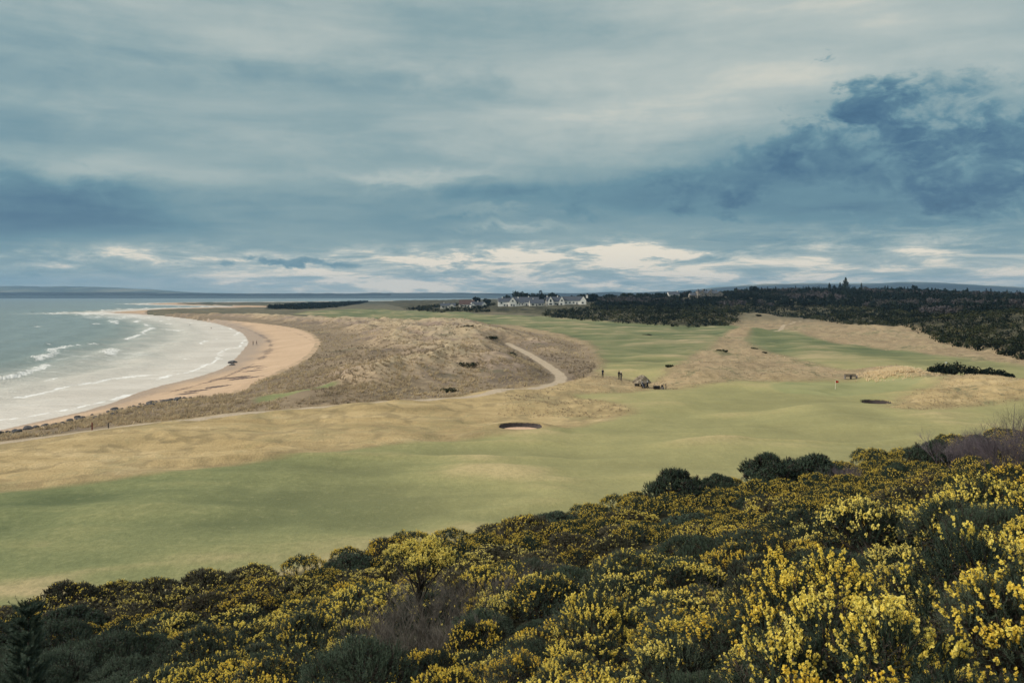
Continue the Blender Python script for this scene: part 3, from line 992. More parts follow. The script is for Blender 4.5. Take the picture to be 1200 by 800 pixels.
for i, q in enumerate(DEADSPOT):
    ww = ['left of the leggy gorse', 'in front of the leggy gorse', 'right of the leggy gorse', 'behind the leggy gorse on its right', 'in the grey gap at mid slope', 'in the grey gap right of mid slope', 'furthest right in the grey gap',
          'beside the grey gap, nearer the camera', 'straight behind the leggy gorse', 'in the dark hollow lower right', 'in the dark hollow lower right, nearer the camera', 'below the lilac shrubs at the right edge', 'at the right edge below the sapling'][i]
    twig_shrub(q, 1.25 + .3 * rng.uniform(), .85, 16, f'grey leafless dead gorse, {ww}', M_twig if i % 3 else M_dead_shaded, 'dead gorse on the bank', 'dead_gorse', 3, 4, .012)
for q in GAPSPOT:
    twig_shrub(q, .8 + .3 * rng.uniform(), .8, 15, 'low grey leafless gorse in the gap in front of the leggy gorse', M_twig, 'dead gorse in the gap', 'dead_gorse', 3, 4, .011)
M_lil = leafmat('lilac_twigs', [(.25, (.09, .075, .085)), (.5, (.145, .12, .135)), (.75, (.20, .17, .185))])
twig_shrub(LIL1, 3.1, 1.6, 34, 'bare lilac grey shrub on the foot of the bank, between two dark bushes', M_lil, None, 'bare_shrub', 3, 5, .018)
twig_shrub(LIL2, 3.6, 1.5, 34, 'tall bare purplish shrub cut by the right edge, nearest of the bare ones', M_lil, None, 'bare_shrub', 3, 5, .016)
twig_shrub(LIL3, 1.9, 1.2, 26, 'small bare lilac shrub right behind the broad dark mound', M_lil, None, 'bare_shrub', 3, 5, .016)
o = empty('bare_sapling', (*SAP, tz(*SAP) - .05), 'thin bare sapling rising above the bank at the right edge', 'tree')
mb = MB()
mb.tube([(0, 0, 0), (.05, 0, 1.5), (-.02, .05, 3.2), (.1, 0, 5.2)], [.05, .042, .03, .01], 5)
mb.tube([(.05, 0, 1.4), (.5, .1, 2.8), (.75, .1, 4.4)], [.03, .02, .008], 5)
mb.tube([(0, 0, 1.8), (-.5, .1, 3.0), (-.85, .1, 4.3)], [.028, .02, .008], 5)
mb.build('trunk', M_twig, o)
V, F = twigs([(0, 0)] * 7, 4, 3.2, .35, 3, .012)
V[:, 2] += 1.6; big_mesh('twigs', V, F, M_twig, o)

# young conifer at the lower left corner
sx, sy = SPR; sz_ = tz(sx, sy)
M_fir = leafmat('conifer_needles', [(.25, (.026, .044, .030)), (.5, (.050, .076, .052)), (.75, (.09, .125, .088))], scale=3)
ftop = CZ - (702 - HZ) / FPX * sy
HT = ftop - sz_
o = empty('young_conifer', (sx, sy, sz_), 'young dark conifer with upswept shoots poking up at the lower left corner', 'tree')
mb = MB(); mb.tube([(0, 0, -.1), (.02, 0, HT * .5), (0, .02, HT * .93)], [.035, .025, .006], 6); mb.build('trunk', M_bark, o)
B, Dv, Lv = [], [], []
for h in np.arange(.35, HT - .2, .15):
    R_ = .17 + .55 * (1 - h / HT) 
    nb = 6
    a0 = rng.uniform(0, 6)
    for j in range(nb):
        a = a0 + j * 2 * math.pi / nb + rng.uniform(-.25, .25)
        dv = unit(np.array([math.cos(a), math.sin(a), rng.uniform(.7, 1.3)]))
        B.append((0, 0, h)); Dv.append(dv); Lv.append(R_ * rng.uniform(.8, 1.2))
        for s in (-1, 1):
            for t in (.35, .6):
                dd = unit(dv + s * .7 * np.cross(dv, [0, 0, 1]))
                B.append(tuple(np.array([0, 0, h]) + dv * R_ * t)); Dv.append(dd); Lv.append(R_ * .42)
for a in (0.2, 2.4, 3.6):
    dv = unit(np.array([math.cos(a), .4 * math.sin(a), .95])); B.append((0, 0, HT * .93)); Dv.append(dv); Lv.append(.30)
B = np.array(B, float); Dv = np.array(Dv); Lv = np.array(Lv)
V, F = spines(B, Dv, Lv, 70, .05, .0045)
big_mesh('foliage', V, F, M_fir, o)

# ------------------------------------------------------------------ clumps seen far off
def crown(n, R, H, z0, nl, lob=(.3, .5), leaf=.6):
    L = []
    for i in range(nl):
        a = rng.uniform(0, 6.28); r = R * math.sqrt(rng.uniform()) * .68
        rr = R * rng.uniform(*lob)
        L.append((r * math.cos(a), r * math.sin(a), z0 + rr * .6 + (H - z0 - rr * 1.5) * rng.uniform(.0, 1) * (1 - .5 * (r / R)), rr))
    L = np.array(L)
    k = rng.choice(nl, n, p=L[:, 3] ** 2 / (L[:, 3] ** 2).sum())
    d = rdirs(n, -.7)
    P = L[k, :3] + d * L[k, 3:4] * rng.uniform(.75, 1.05, (n, 1))
    return leaf_quads(P, unit(d + rdirs(n) * .8), leaf * rng.uniform(.6, 1.2, n))


def fir_crown(n, R, H, z0, leaf):
    t = rng.uniform(0, 1, n) ** .75
    lay = np.floor((1 - t) * 8) / 8
    a = rng.uniform(0, 6.28, n); r = R * np.clip(1 - (1 - t) * .0 - t * .0, 0, 1)
    h = z0 + (H - z0) * (1 - t)
    saw = .55 + .45 * np.abs(np.sin((1 - t) * 8 * math.pi + .4))
    rr = R * t ** .8 * saw * np.sqrt(rng.uniform(.15, 1, n)) * (1 + .25 * np.sin(a * 3 + 1))
    P = np.stack([rr * np.cos(a), rr * np.sin(a), h], 1)
    N = unit(np.stack([np.cos(a), np.sin(a), np.full(n, .9)], 1) + rdirs(n) * .6)
    return leaf_quads(P, N, leaf * rng.uniform(.6, 1.2, n))


M_wood = leafmat('woodland_leaves', [(.1, (.005, .010, .008)), (.4, (.012, .018, .013)), (.62, (.024, .030, .018)), (.74, (.042, .040, .034)), (.9, (.085, .075, .080))], attr_name='tint', rough=1, spec=.04)
M_crown = leafmat('tree_leaves', [(.25, (.006, .011, .009)), (.5, (.012, .019, .013)), (.8, (.024, .032, .020))], scale=.3, rough=1, spec=.04)
M_scrub = leafmat('scrub_leaves', [(.2, (.009, .013, .008)), (.42, (.019, .025, .013)), (.6, (.040, .044, .020)), (.75, (.070, .068, .032)), (.9, (.11, .09, .055))], attr_name='tint', rough=1, spec=.05)


def inside(poly, x, y):
    return sdf(np.array(x), np.array(y), poly, 250)


def mass(name, spots, mat, label, cat):
    """spots: (x, y, kind, R, H, n, leaf, tint) -> one mesh for a far-off mass that nobody could count"""
    Vs, Fs, T, n0 = [], [], [], 0
    xs = np.array([s[0] for s in spots]); ys = np.array([s[1] for s in spots]); zs = terrain(xs, ys)
    for s, z in zip(spots, zs):
        x, y, kind, R, H, n, leaf, tint = s
        if kind == 'fir':
            V, F = fir_crown(n, R, H, H * .12, leaf)
        else:
            V, F = crown(n, R, H, H * (.12 if kind == 'bush' else .3), 6 if n < 120 else 9, (.36, .6), leaf)
        Vs.append(V + np.array([x, y, z - .2])); Fs.append(F + n0); n0 += len(V); T.append(np.full(len(V), tint))
    o = big_mesh(name, np.concatenate(Vs), np.concatenate(Fs), mat, attrs={'tint': np.concatenate(T)})
    return tag(o, label, cat, kind='stuff')


# low gorse on the old sea cliff (front 90 m) and on the right-hand slope
sp = []
tries = 26000
ux = rng.uniform(-.3, .8, tries); dd = 190 + 760 * rng.uniform(0, 1, tries) ** 1.1
xx, yy = ux * dd, dd
iu = inside(UP, xx, yy); fi = inside(FINGER, xx, yy)
pq = 600 + ux * FPX
occ = {}
individual = []
for x, y, q, px_ in zip(xx, yy, iu, pq):
    if q < -0.5 or q > 95: continue
    # turf and bare ground left open between the thickets
    if 578 < px_ < 640 and q < 26 and rng.uniform() < .86: continue
    if 505 < px_ < 695 and (838 if px_ < 572 else 690) < y < 905: continue
    if 866 < px_ < 958 and q < 30 and y < 520: continue
    if fbm(np.array([x * .03]), np.array([y * .02]), 2)[0] > .42: continue
    R = rng.uniform(1.1, 2.0) * (1 + y / 900)
    key = (int(x / 5), int(y / 5))
    near = [o for i in (-1, 0, 1) for j in (-1, 0, 1) for o in occ.get((key[0] + i, key[1] + j), [])]
    if any((x - a) ** 2 + (y - b) ** 2 < (.62 * (R + c)) ** 2 for a, b, c in near): continue
    occ.setdefault(key, []).append((x, y, R))
    far = y > 420
    n = int(np.clip(16000 / y, 26, 85))
    tint = np.clip(.28 + .5 * fbm(np.array([x * .02 + 9]), np.array([y * .015]), 2)[0] + rng.uniform(-.3, .42), 0, 1)
    sp.append((x, y, 'bush', R, R * rng.uniform(1.0, 1.4), n, .17 + y * .00062, tint))
fx = rng.uniform(-420, -30, 5000); fy = rng.uniform(600, 2600, 5000)
for x, y, q in zip(fx, fy, inside(FINGER, fx, fy)):
    if q > 2:
        sp.append((x, y, 'bush', rng.uniform(3, 5), rng.uniform(2.5, 4.0), 26, 1.2, rng.uniform(.0, .3)))
print('scrub bushes', len(sp))
mass('gorse_scrub', sp, M_scrub, 'dark gorse scrub covering the raised bank between the links and the wood', 'gorse scrub')

# woodland on and behind the raised ground
sp = []
occ = {}
tries = 30000
ux = rng.uniform(-.22, .85, tries); dd = 420 + 1500 * rng.uniform(0, 1, tries) ** 1.3
xx, yy = ux * dd, dd
iu = inside(UP, xx, yy)
for x, y, q, u_ in zip(xx, yy, iu, ux):
    px_ = 600 + u_ * FPX
    if px_ < 700: 
        continue
    if q < (60 if px_ > 880 else 62): continue
    if px_ < 800 and y < 620 + (800 - px_): continue
    if abs(px_ - 826) < 30 and 780 < y < 900: continue
    R = rng.uniform(3.2, 5.6)
    key = (int(x / 12), int(y / 12))
    near = [o for i in (-1, 0, 1) for j in (-1, 0, 1) for o in occ.get((key[0] + i, key[1] + j), [])]
    if any((x - a) ** 2 + (y - b) ** 2 < (.75 * (R + c)) ** 2 for a, b, c in near): continue
    occ.setdefault(key, []).append((x, y, R))
    fl = fbm(np.array([x * .012 + 3]), np.array([y * .009]), 2)[0]
    bare = fl > .12 and rng.uniform() < .85
    fir = (not bare) and rng.uniform() < .22
    tint = rng.uniform(.78, 1.0) if bare else np.clip(.25 + .4 * fl + rng.uniform(-.15, .25), 0, .6)
    H = rng.uniform(5.5, 9.5) * (1.2 if fir else 1.0) * (.7 if q < 110 else 1.0) * (.75 if px_ < 860 else 1)
    sp.append((x, y, 'fir' if fir else 'tree', R * (.7 if fir else 1), H, int(np.clip(75000 / y, 50, 130)), .5 + y * .00035, tint))
print('wood trees', len(sp))
mass('woodland', sp, M_wood, 'dark mixed wood with bare lilac grey patches covering the hill behind the links', 'woodland')

# trees one can tell apart on the skyline
GT = 'trees standing up above the skyline of the wood'
def tree_thing(px, d, top_py, wpx, kind, name, label, group, ground=None):
    x, y = ray_at(px, d)
    z = tz(x, y)
    top = CZ - (top_py - HZ) / FPX * d
    H = max(4.0, top - z); R = wpx / FPX * d / 2
    o = empty(name, (x, y, z - .2), label, 'tree', group)
    mb = MB()
    mb.tube([(0, 0, 0), (.1, .05, H * .45), (0, 0, H * .92)], [H * .03, H * .02, H * .006], 6)
    if kind != 'fir':
        for i in range(5):
            a = i * 1.3 + random.random(); r = R * .6
            mb.tube([(0, 0, H * .35), (r * .5 * math.cos(a), r * .5 * math.sin(a), H * .55), (r * math.cos(a), r * math.sin(a), H * .75)], [H * .014, H * .01, H * .004], 5)
    mb.build('trunk', M_bark, o)
    if kind == 'fir':
        V, F = fir_crown(420, R * 1.6, H, H * .15, R * .2)
    elif kind == 'flat':
        V, F = crown(420, R, H, H * .62, 9, (.3, .45), R * .15)
    else:
        V, F = crown(700, R * 1.1, H * 1.02, H * .12, 15, (.34, .52), R * .17)
    big_mesh('crown', V, F, M_crown, o)
    return o


for px, d, t, w, k, nm, lb in [
    (991, 960, 325.3, 10, 'fir', 'conifer_tree', 'tallest layered conifer standing above the wooded skyline'),
    (984.5, 965, 330.5, 6, 'fir', 'conifer_tree', 'smaller conifer immediately left of the tallest one'),
    (972, 975, 331.3, 6.5, 'fir', 'conifer_tree', 'pointed conifer furthest left in the row of skyline conifers'),
    (978, 975, 332.8, 5, 'round', 'round_tree', 'small round tree in the gap between the skyline conifers'),
    (1009.5, 980, 331.2, 4.5, 'fir', 'conifer_tree', 'lone slim conifer right of the tallest one on the skyline'),
    (883.5, 830, 334.8, 12, 'flat', 'umbrella_pine', 'flat-topped pine with a gap under its crown on the skyline'),
    (863, 850, 336.8, 8, 'fir', 'conifer_tree', 'broad dark conifer between the stone mansion and the flat-topped pine'),
    (852, 850, 339.2, 8, 'round', 'round_tree', 'round dark tree right behind the stone mansion'),
    (808, 880, 340.0, 9, 'round', 'round_tree', 'round dark tree at the left end of the stone mansion'),
    (901, 860, 335.2, 9, 'round', 'round_tree', 'bushy dark tree starting the high wood right of the flat-topped pine'),
    (1072, 900, 333.3, 8, 'round', 'round_tree', 'rounded crown on the highest part of the wood right of the lone slim conifer'),
    (1140, 900, 340.5, 9, 'round', 'round_tree', 'dark crown where the wooded skyline falls to the right'),
    (1150, 880, 341.5, 8, 'round', 'round_tree', 'dark crown next lower on the falling right skyline')]:
    tree_thing(px, d, t, w, k, nm, lb, GT)
GV = 'trees standing behind the village'
for px, d, t, w, lb in [
    (608, 960, 339.6, 12, 'largest dark tree behind the white house with the tall front gable'),
    (618, 950, 341.8, 9, 'dark tree right beside the largest one behind the village'),
    (625, 950, 342.3, 7, 'small dark tree in the row behind the long grey roof'),
    (634, 955, 339.6, 8, 'loose-crowned taller tree behind the grey-roofed bungalow'),
    (642, 955, 342.6, 7, 'low dark tree filling the row between two taller ones'),
    (650, 950, 341.3, 12, 'broad round tree behind the twin-gabled house'),
    (594, 960, 345, 7, 'small round tree left of the largest one behind the village'),
    (557, 960, 346.2, 8, 'dark tree rising behind the brown-roofed house'),
    (571, 930, 349.3, 7, 'dark tree right of the white bungalow at the left of the village'),
    (671, 960, 346.2, 6, 'small dark tree above the long house roof'),
    (682, 960, 344.0, 13, 'broad bluish tree behind the white chimney house'),
    (695, 950, 344.6, 13, 'broad dark tree right of the white chimney house'),
    (716, 940, 345.5, 12, 'dark tree at the start of the scrubby rise right of the village'),
    (735, 900, 344.8, 14, 'dark spreading tree midway between village and stone mansion'),
    (752, 900, 345.0, 12, 'dark rounded tree right of the spreading one past the village'),
    (770, 900, 344.4, 12, 'dark tree just left of the small white cottage')]:
    tree_thing(px, d, t - .8, w * 1.3, 'round', 'village_tree', lb, GV)

# dark gorse island right of the green
GI = 'bushes of the dark gorse island'
isl = [(1094, 441.5, 1.1, 1.3), (1103, 443, 1.4, 1.9), (1112, 441, 1.5, 2.3), (1122, 443.5, 1.6, 2.4), (1131, 441, 1.6, 2.3), (1140, 443.5, 1.6, 2.3), (1150, 442, 1.5, 2.1), (1161, 444, 1.5, 1.9), (1172, 444, 1.3, 1.6), (1184, 444.5, 1.1, 1.1)]
wds = ['lowest bush at the left tip', 'second bush from the left tip', 'tall bush left of the centre', 'front bush left of the centre', 'rear bush at the centre', 'front bush at the centre', 'rear bush right of the centre', 'sloping bush on the right half', 'low bush near the right tip', 'smallest bush at the right tip']
for (px, py, R, H), wd in zip(isl, wds):
    x, y = W(px, py, 3.4)
    V, F = crown(480, R * 1.25, H * 1.35, .05, 12, (.3, .48), .20)
    o = big_mesh('island_bush', V, F, M_crown)
    o.location = (x, y, tz(x, y) - .1)
    tag(o, f'{wd} of the dark gorse island on the links', 'gorse bush', GI)
# low dark scrub patches in the dunes
for px, py, wpx, h, lb in [(547, 438.5, 36, 1.0, 'long low dark bush in the dunes beside the path'), (525, 455, 22, .8, 'small low dark bush in the dunes nearest the path'), (590, 423.5, 38, 1.0, 'low dark bush in the dunes near the bend of the path'),
                           (548, 398, 26, 1.2, 'dark green strip of low scrub on the dune side, left part'), (515, 394, 26, 1.2, 'dark green strip of low scrub on the dune side, far left end'), (575, 402, 22, 1.0, 'dark green strip of low scrub on the dune side, right end'),
                           (846, 413, 16, 1.1, 'grey green bush on the pink rough mound right of the middle fairway'), (884, 407, 9, .9, 'small green bush on the pink rough beyond the mound'), (757, 391, 14, .8, 'grey low bush by the far pale track'),
                           (785, 437, 11, 1.2, 'grey green bush beside the thatched shelter on its right'), (889, 376, 7, 2.2, 'small round green bush on the pale knoll'), (896, 410, 6, .8, 'tiny green bush right of the small green one')]:
    x, y = W(px, py, 3.6)
    R = wpx / FPX * y / 2
    V, F = crown(520, R * 1.15, h * .55, .0, 30, (.10, .2), .13 + y * .0005)
    V[:, 1] *= 1.5; V[:, 2] *= .85
    tt = np.full(len(V), rng.choice([.3, .45, .55, .7]) if 'green' in lb else .42)
    o = big_mesh('low_bush', V, F, M_scrub, attrs={'tint': tt})
    o.location = (x, y, tz(x, y) - .05)
    tag(o, lb, 'bush', 'low bushes scattered on the links and dunes')

# marram and rough grass tussocks
M_grass = leafmat('marram_blades', [(.12, (.20, .16, .125)), (.38, (.36, .285, .195)), (.6, (.54, .43, .27)), (.85, (.80, .66, .44))], attr_name='tint')
_nt = M_grass.node_tree; _b = _nt.nodes['Principled BSDF']
_t = _nt.nodes.new('ShaderNodeBsdfTranslucent'); _x = _nt.nodes.new('ShaderNodeMixShader'); _x.inputs[0].default_value = .4
_nt.links.new(_b.inputs['Base Color'].links[0].from_socket, _t.inputs['Color'])
_nt.links.new(_b.outputs[0], _x.inputs[1]); _nt.links.new(_t.outputs[0], _x.inputs[2]); _nt.links.new(_x.outputs[0], _nt.nodes['Material Output'].inputs['Surface'])
def tussocks(name, X, Y, Hs, tint, nb, label):
    Zt = terrain(X, Y)
    n = len(X)
    B = np.stack([X, Y, Zt - .03], 1)
    az = rng.uniform(0, 6.28, (n, nb)); lean = rng.uniform(.1, .75, (n, nb))
    d = np.stack([np.cos(az) * lean + .18, np.sin(az) * lean, np.ones_like(az)], -1)
    off = np.stack([np.cos(az), np.sin(az), np.zeros_like(az)], -1) * (Hs[:, None, None] * .28 * rng.uniform(.2, 1, (n, nb, 1)))
    P = B[:, None] + off
    tip = P + d * (Hs[:, None] * rng.uniform(.6, 1.1, (n, nb)))[..., None]
    wv = (Hs[:, None] * .11 * rng.uniform(.7, 1.3, (n, nb)))[..., None]
    sd = np.stack([-np.sin(az + 1), np.cos(az + 1), np.zeros_like(az)], -1) * wv
    V = np.stack([P + sd, P - sd, tip], 2).reshape(-1, 3)
    o = big_mesh(name, V, np.arange(len(V)).reshape(-1, 3), M_grass, attrs={'tint': np.repeat(tint, nb * 3)})
    return tag(o, label, 'grass', kind='stuff')


N = 56000
u_ = rng.uniform(-.72, .25, N); p_ = rng.uniform(30, 165, N)
Yt = 16.5 * FPX / p_; Xt = u_ * Yt
k = (Yt < 520)
Xt, Yt = Xt[k], Yt[k]
zz, A = terrain(Xt, Yt, True)
cl = fbm(Xt * .16, Yt * .13, 3)
k = (A['dune'] > .5) & (A['path'] < -1.0) & (A['fair'] < -1) & (cl + rng.uniform(-.3, .3, len(Xt)) > -.12)
Xt, Yt, cl = Xt[k], Yt[k], cl[k]
tn = np.clip(.38 + .65 * fbm(Xt * .03 + 3, Yt * .025, 3) + rng.uniform(-.18, .22, len(Xt)), 0, 1)
tussocks('marram_grass', Xt, Yt, rng.uniform(.22, .6, len(Xt)) * (1 + Yt / 900), tn, 9, 'tussocky straw and lilac grey marram grass covering the dunes')
print('marram', len(Xt))
# rough round the tees and on the pink mounds
N = 24000
u_ = rng.uniform(-.02, .72, N); p_ = rng.uniform(38, 135, N)
Yt = 16.5 * FPX / p_; Xt = u_ * Yt
zz, A = terrain(Xt, Yt, True)
cl = fbm(Xt * .2, Yt * .16, 3)
k = (A['dune'] < .5) & (A['path'] < -.8) & (A['fair'] < -.4) & (A['up'] < 0) & (A['scrub'] < -4) & (A['bunk'] < -1) & (A['track'] < -.6) & (cl + rng.uniform(-.3, .3, N) > -.1)
Xt, Yt = Xt[k], Yt[k]
tn = np.clip(.52 + .5 * fbm(Xt * .05 + 3, Yt * .04, 3) + rng.uniform(-.15, .2, len(Xt)), 0, 1)
tussocks('rough_grass', Xt, Yt, rng.uniform(.14, .34, len(Xt)), tn, 8, 'dry straw coloured rough grass between the fairways')
# pale tall grass bank left of the gorse island
N = 1100
px_ = np.where(rng.uniform(0, 1, N) < .75, rng.normal(1043, 15, N), rng.uniform(1015, 1200, N)); py_ = 441.5 + rng.normal(0, 1.6, N) + np.clip(px_ - 1050, 0, None) * .03
Yt = 16.6 * FPX / (py_ - HZ); Xt = (px_ - 600) / FPX * Yt
hs = rng.uniform(.25, .55, N) * np.where(px_ < 1080, 1.1, .8)
tussocks('pale_grass', Xt, Yt, hs, np.clip(rng.uniform(.85, 1.2, N), 0, 1.3), 14, 'pale tall grass clump between the small green and the dark gorse island')
# ------------------------------------------------------------------ boulders along the near shore
M_rock = simple('dark_rock', (.085, .082, .085), .85, .5, 1.5)
rock_protos = []
for i in range(4):
    bm = bmesh.new(); bmesh.ops.create_icosphere(bm, subdivisions=2, radius=1)
    for v in bm.verts:
        n = fbm(np.array([v.co.x * 1.3 + i * 5]), np.array([v.co.y * 1.3 + v.co.z * 2]), 2)[0]
        v.co *= 1 + .45 * n; v.co.z *= .62
    me = bpy.data.meshes.new('boulder'); bm.to_mesh(me); bm.free(); me.materials.append(M_rock); rock_protos.append(me)
line = WP([(-60, 515), (0, 508), (60, 498), (105, 488.5), (150, 478), (200, 469), (216, 466)], 2.2)
cum = [0]
for a, b in zip(line, line[1:]): cum.append(cum[-1] + math.dist(a, b))
for i in range(92):
    t = random.uniform(.03, 1) * cum[-1]
    j = max(k for k in range(len(cum) - 1) if cum[k] <= t); f = (t - cum[j]) / (cum[j + 1] - cum[j])
    x = line[j][0] * (1 - f) + line[j + 1][0] * f + random.gauss(0, .9); y = line[j][1] * (1 - f) + line[j + 1][1] * f + random.gauss(0, .9)
    o = link('boulder', random.choice(rock_protos)); s = random.uniform(.18, .5)
    o.location = (x, y, tz(x, y) + s * .15); o.scale = (s, s * random.uniform(.7, 1.3), s); o.rotation_euler = (0, 0, random.uniform(0, 6))
    tag(o, 'dark grey boulder in the line of rocks between the sand and the dune grass', 'rock', 'boulders along the near edge of the beach')
x, y = W(273, 424, .4)
o = link('shore_rock', rock_protos[0]); o.location = (x, y, .25); o.scale = (1.5, 1.1, 1.1)
tag(o, 'lone dark rock at the water line where the beach juts out', 'rock')
x, y = W(275, 427, .4)
o = link('shore_rock', rock_protos[2]); o.location = (x - .6, y, .2); o.scale = (.9, .7, .8)
tag(o, 'smaller dark rock just in front of the lone one at the water line', 'rock')

# ------------------------------------------------------------------ houses
M_white = simple('white_harl', (.80, .77, .71), .85, .06, 2)
M_cream = simple('cream_harl', (.66, .62, .55), .85, .08, 2)
M_stone = simple('grey_sandstone', (.24, .215, .185), .9, .25, 2)
M_slate = simple('slate', (.055, .065, .085), .6, .3, 1.5, .4)
M_tile = simple('brown_tiles', (.085, .055, .050), .8, .3, 1.5)
M_glass = simple('window_glass', (.02, .026, .034), .12, .2, 1, .6)
M_frame = simple('painted_timber', (.7, .7, .68), .6, .05)
M_door = simple('dark_door', (.05, .06, .07), .5, .2)


def gable_body(w, dp, eave, ridge, axis):
    """solid walls with two gables; axis 'x' runs the ridge left to right"""
    hw, hd = w / 2, dp / 2
    if axis == 'x':
        vs = [(-hw, -hd, -1), (hw, -hd, -1), (hw, hd, -1), (-hw, hd, -1), (-hw, -hd, eave), (hw, -hd, eave), (hw, hd, eave), (-hw, hd, eave), (-hw, 0, ridge), (hw, 0, ridge)]
        fs = [(0, 1, 5, 4), (2, 3, 7, 6), (1, 2, 6, 9, 5), (3, 0, 4, 8, 7), (4, 5, 9, 8), (6, 7, 8, 9), (3, 2, 1, 0)]
    else:
        vs = [(-hw, -hd, -1), (hw, -hd, -1), (hw, hd, -1), (-hw, hd, -1), (-hw, -hd, eave), (hw, -hd, eave), (hw, hd, eave), (-hw, hd, eave), (0, -hd, ridge), (0, hd, ridge)]
        fs = [(0, 1, 5, 8, 4), (2, 3, 7, 9, 6), (1, 2, 6, 5), (3, 0, 4, 7), (5, 6, 9, 8), (7, 4, 8, 9), (3, 2, 1, 0)]
    return vs, fs


def gable_roof(w, dp, eave, ridge, axis, over=.25, th=.18):
    hw, hd = w / 2, dp / 2
    mb = MB()
    for s in (-1, 1):
        if axis == 'x':
            L = hw + over * .3; run = hd; sl = (ridge - eave) / run
            a = [(-L, 0, ridge + .03), (L, 0, ridge + .03), (L, s * (run + over), eave - sl * over + .03), (-L, s * (run + over), eave - sl * over + .03)]
        else:
            L = hd + over * .3; run = hw; sl = (ridge - eave) / run
            a = [(0, -L, ridge + .03), (0, L, ridge + .03), (s * (run + over), L, eave - sl * over + .03), (s * (run + over), -L, eave - sl * over + .03)]
        vs = a + [(p[0], p[1], p[2] + th) for p in a]
        mb.poly(vs, [(0, 1, 2, 3), (7, 6, 5, 4), (0, 4, 5, 1), (1, 5, 6, 2), (2, 6, 7, 3), (3, 7, 4, 0)])
    return mb


def house(px, d, rz, blocks, chims, wins, doors, wall, roof, label, name='house', group='houses of the village', gz=None):
    x, y = ray_at(px, d)
    z = tz(x, y) if gz is None else gz
    R = empty(name, (x, y, z), label, 'house', group, rz); R.scale = (1.12, 1.12, 1.12)
    roofs = []
    for (bx, by, w, dp, ev, rd, ax) in blocks:
        vs, fs = gable_body(w, dp, ev, rd, ax)
        o = MB().poly([(a + bx, b + by, c) for a, b, c in vs], fs).build('wall', wall, R)
        r = gable_roof(w, dp, ev, rd, ax)
        bmesh.ops.translate(r.bm, verts=r.bm.verts, vec=(bx, by, 0))
        roofs.append(r.build('roof', roof, R))
    for (cx, cy, zt, s) in chims:
        m = MB(); m.box((cx, cy, zt - 1.4), (s, s * .8, 2.8)); m.box((cx, cy, zt + .08), (s * 1.2, s, .16))
        for k in (-1, 1): m.tube([(cx + k * s * .25, cy, zt + .1), (cx + k * s * .25, cy, zt + .5)], .12)
        m.build('chimney', wall, roofs[0])
    for (wx, wy, wz, ww, wh) in wins:
        f = MB().box((wx, wy - .03, wz), (ww + .16, .1, wh + .16)).build('window', M_frame, R)
        MB().box((wx, wy - .10, wz), (ww, .06, wh)).box((wx, wy - .14, wz), (.07, .05, wh)).build('pane', M_glass, f)
    for (dx, dy, ww, wh) in doors:
        MB().box((dx, dy - .05, wh / 2), (ww, .14, wh)).build('door', M_door, R)
    return R


# blocks: cx, cy, width, depth, eave, ridge, ridge axis (the front faces the camera, -y)
house(525, 880, .1, [(0, 0, 15, 7, 2.6, 5.0, 'x'), (3.5, -2.5, 5, 6, 2.6, 4.6, 'y')], [(-4, 0, 5.6, .9)], [(-5, -3.5, 1.5, 1.6, 1.2), (3.5, -5.5, 1.5, 2.2, 1.3)], [(-1.5, -3.5, 1, 2.1)], M_cream, M_slate, 'low pale bungalow with a dark slate roof at the left end of the village')
house(547, 890, -.05, [(0, 0, 15, 8, 3.0, 7.2, 'x')], [(5.5, 0, 7.6, 1)], [(-4.5, -4, 1.7, 1.6, 1.2), (-1, -4, 1.7, 1.6, 1.2), (5, -4, 1.7, 1.6, 1.2)], [(2, -4, 1, 2.1)], M_cream, M_tile, 'long house with a steep brown tiled roof near the left end of the village')
house(560, 850, .25, [(0, 0, 13, 7, 2.7, 5.6, 'x'), (5, -2, 5, 9, 2.7, 5.4, 'y'), (-5.5, -1.2, 4, 6, 2.5, 4.6, 'y')], [(0, 0, 6.2, .9)], [(-1.5, -3.5, 1.5, 2, 1.3), (1.5, -3.5, 1.5, 1.2, 1.2), (-5.5, -4.2, 1.4, 1.5, 1.2), (5, -6.5, 1.5, 1.6, 1.3)], [(0, -3.5, 1, 2.1)], M_white, M_slate, 'white bungalow with two small front gables, left of the open turf gap in the village')
house(596, 850, .05, [(0, 0, 20, 8, 4.6, 8.0, 'x'), (3.6, -3, 6.4, 7, 5.0, 9.0, 'y')], [(-6, 0, 8.9, 1), (9, 0, 8.9, 1)], [(-7, -4, 3.4, 1.6, 1.5), (-4, -4, 1.4, 1.5, 1.4), (3.6, -6.5, 5.4, 1.4, 1.4), (2.4, -6.5, 1.6, 1.4, 1.5), (8.4, -4, 3.4, 1.3, 1.5)], [(-1.5, -4, 1.1, 2.2), (4.8, -6.5, 1.1, 2.2)], M_white, M_slate, 'tall white house with one big front gable in the middle of the village')
house(617, 872, .0, [(0, 0, 24, 9, 3.6, 8.4, 'x'), (-6, -3, 7, 6, 2.7, 4.2, 'x')], [(2, 0, 9.0, 1)], [(-7.5, -6, 1.4, 2.4, 1.3), (-4.2, -6, 1.4, 1.4, 1.3), (3, -4.5, 1.7, 1.5, 1.2), (7, -4.5, 1.7, 1.5, 1.2)], [(0, -4.5, 1.1, 2.1)], M_white, M_slate, 'house with a long high slate roof and white garage, right of the tall front gable')
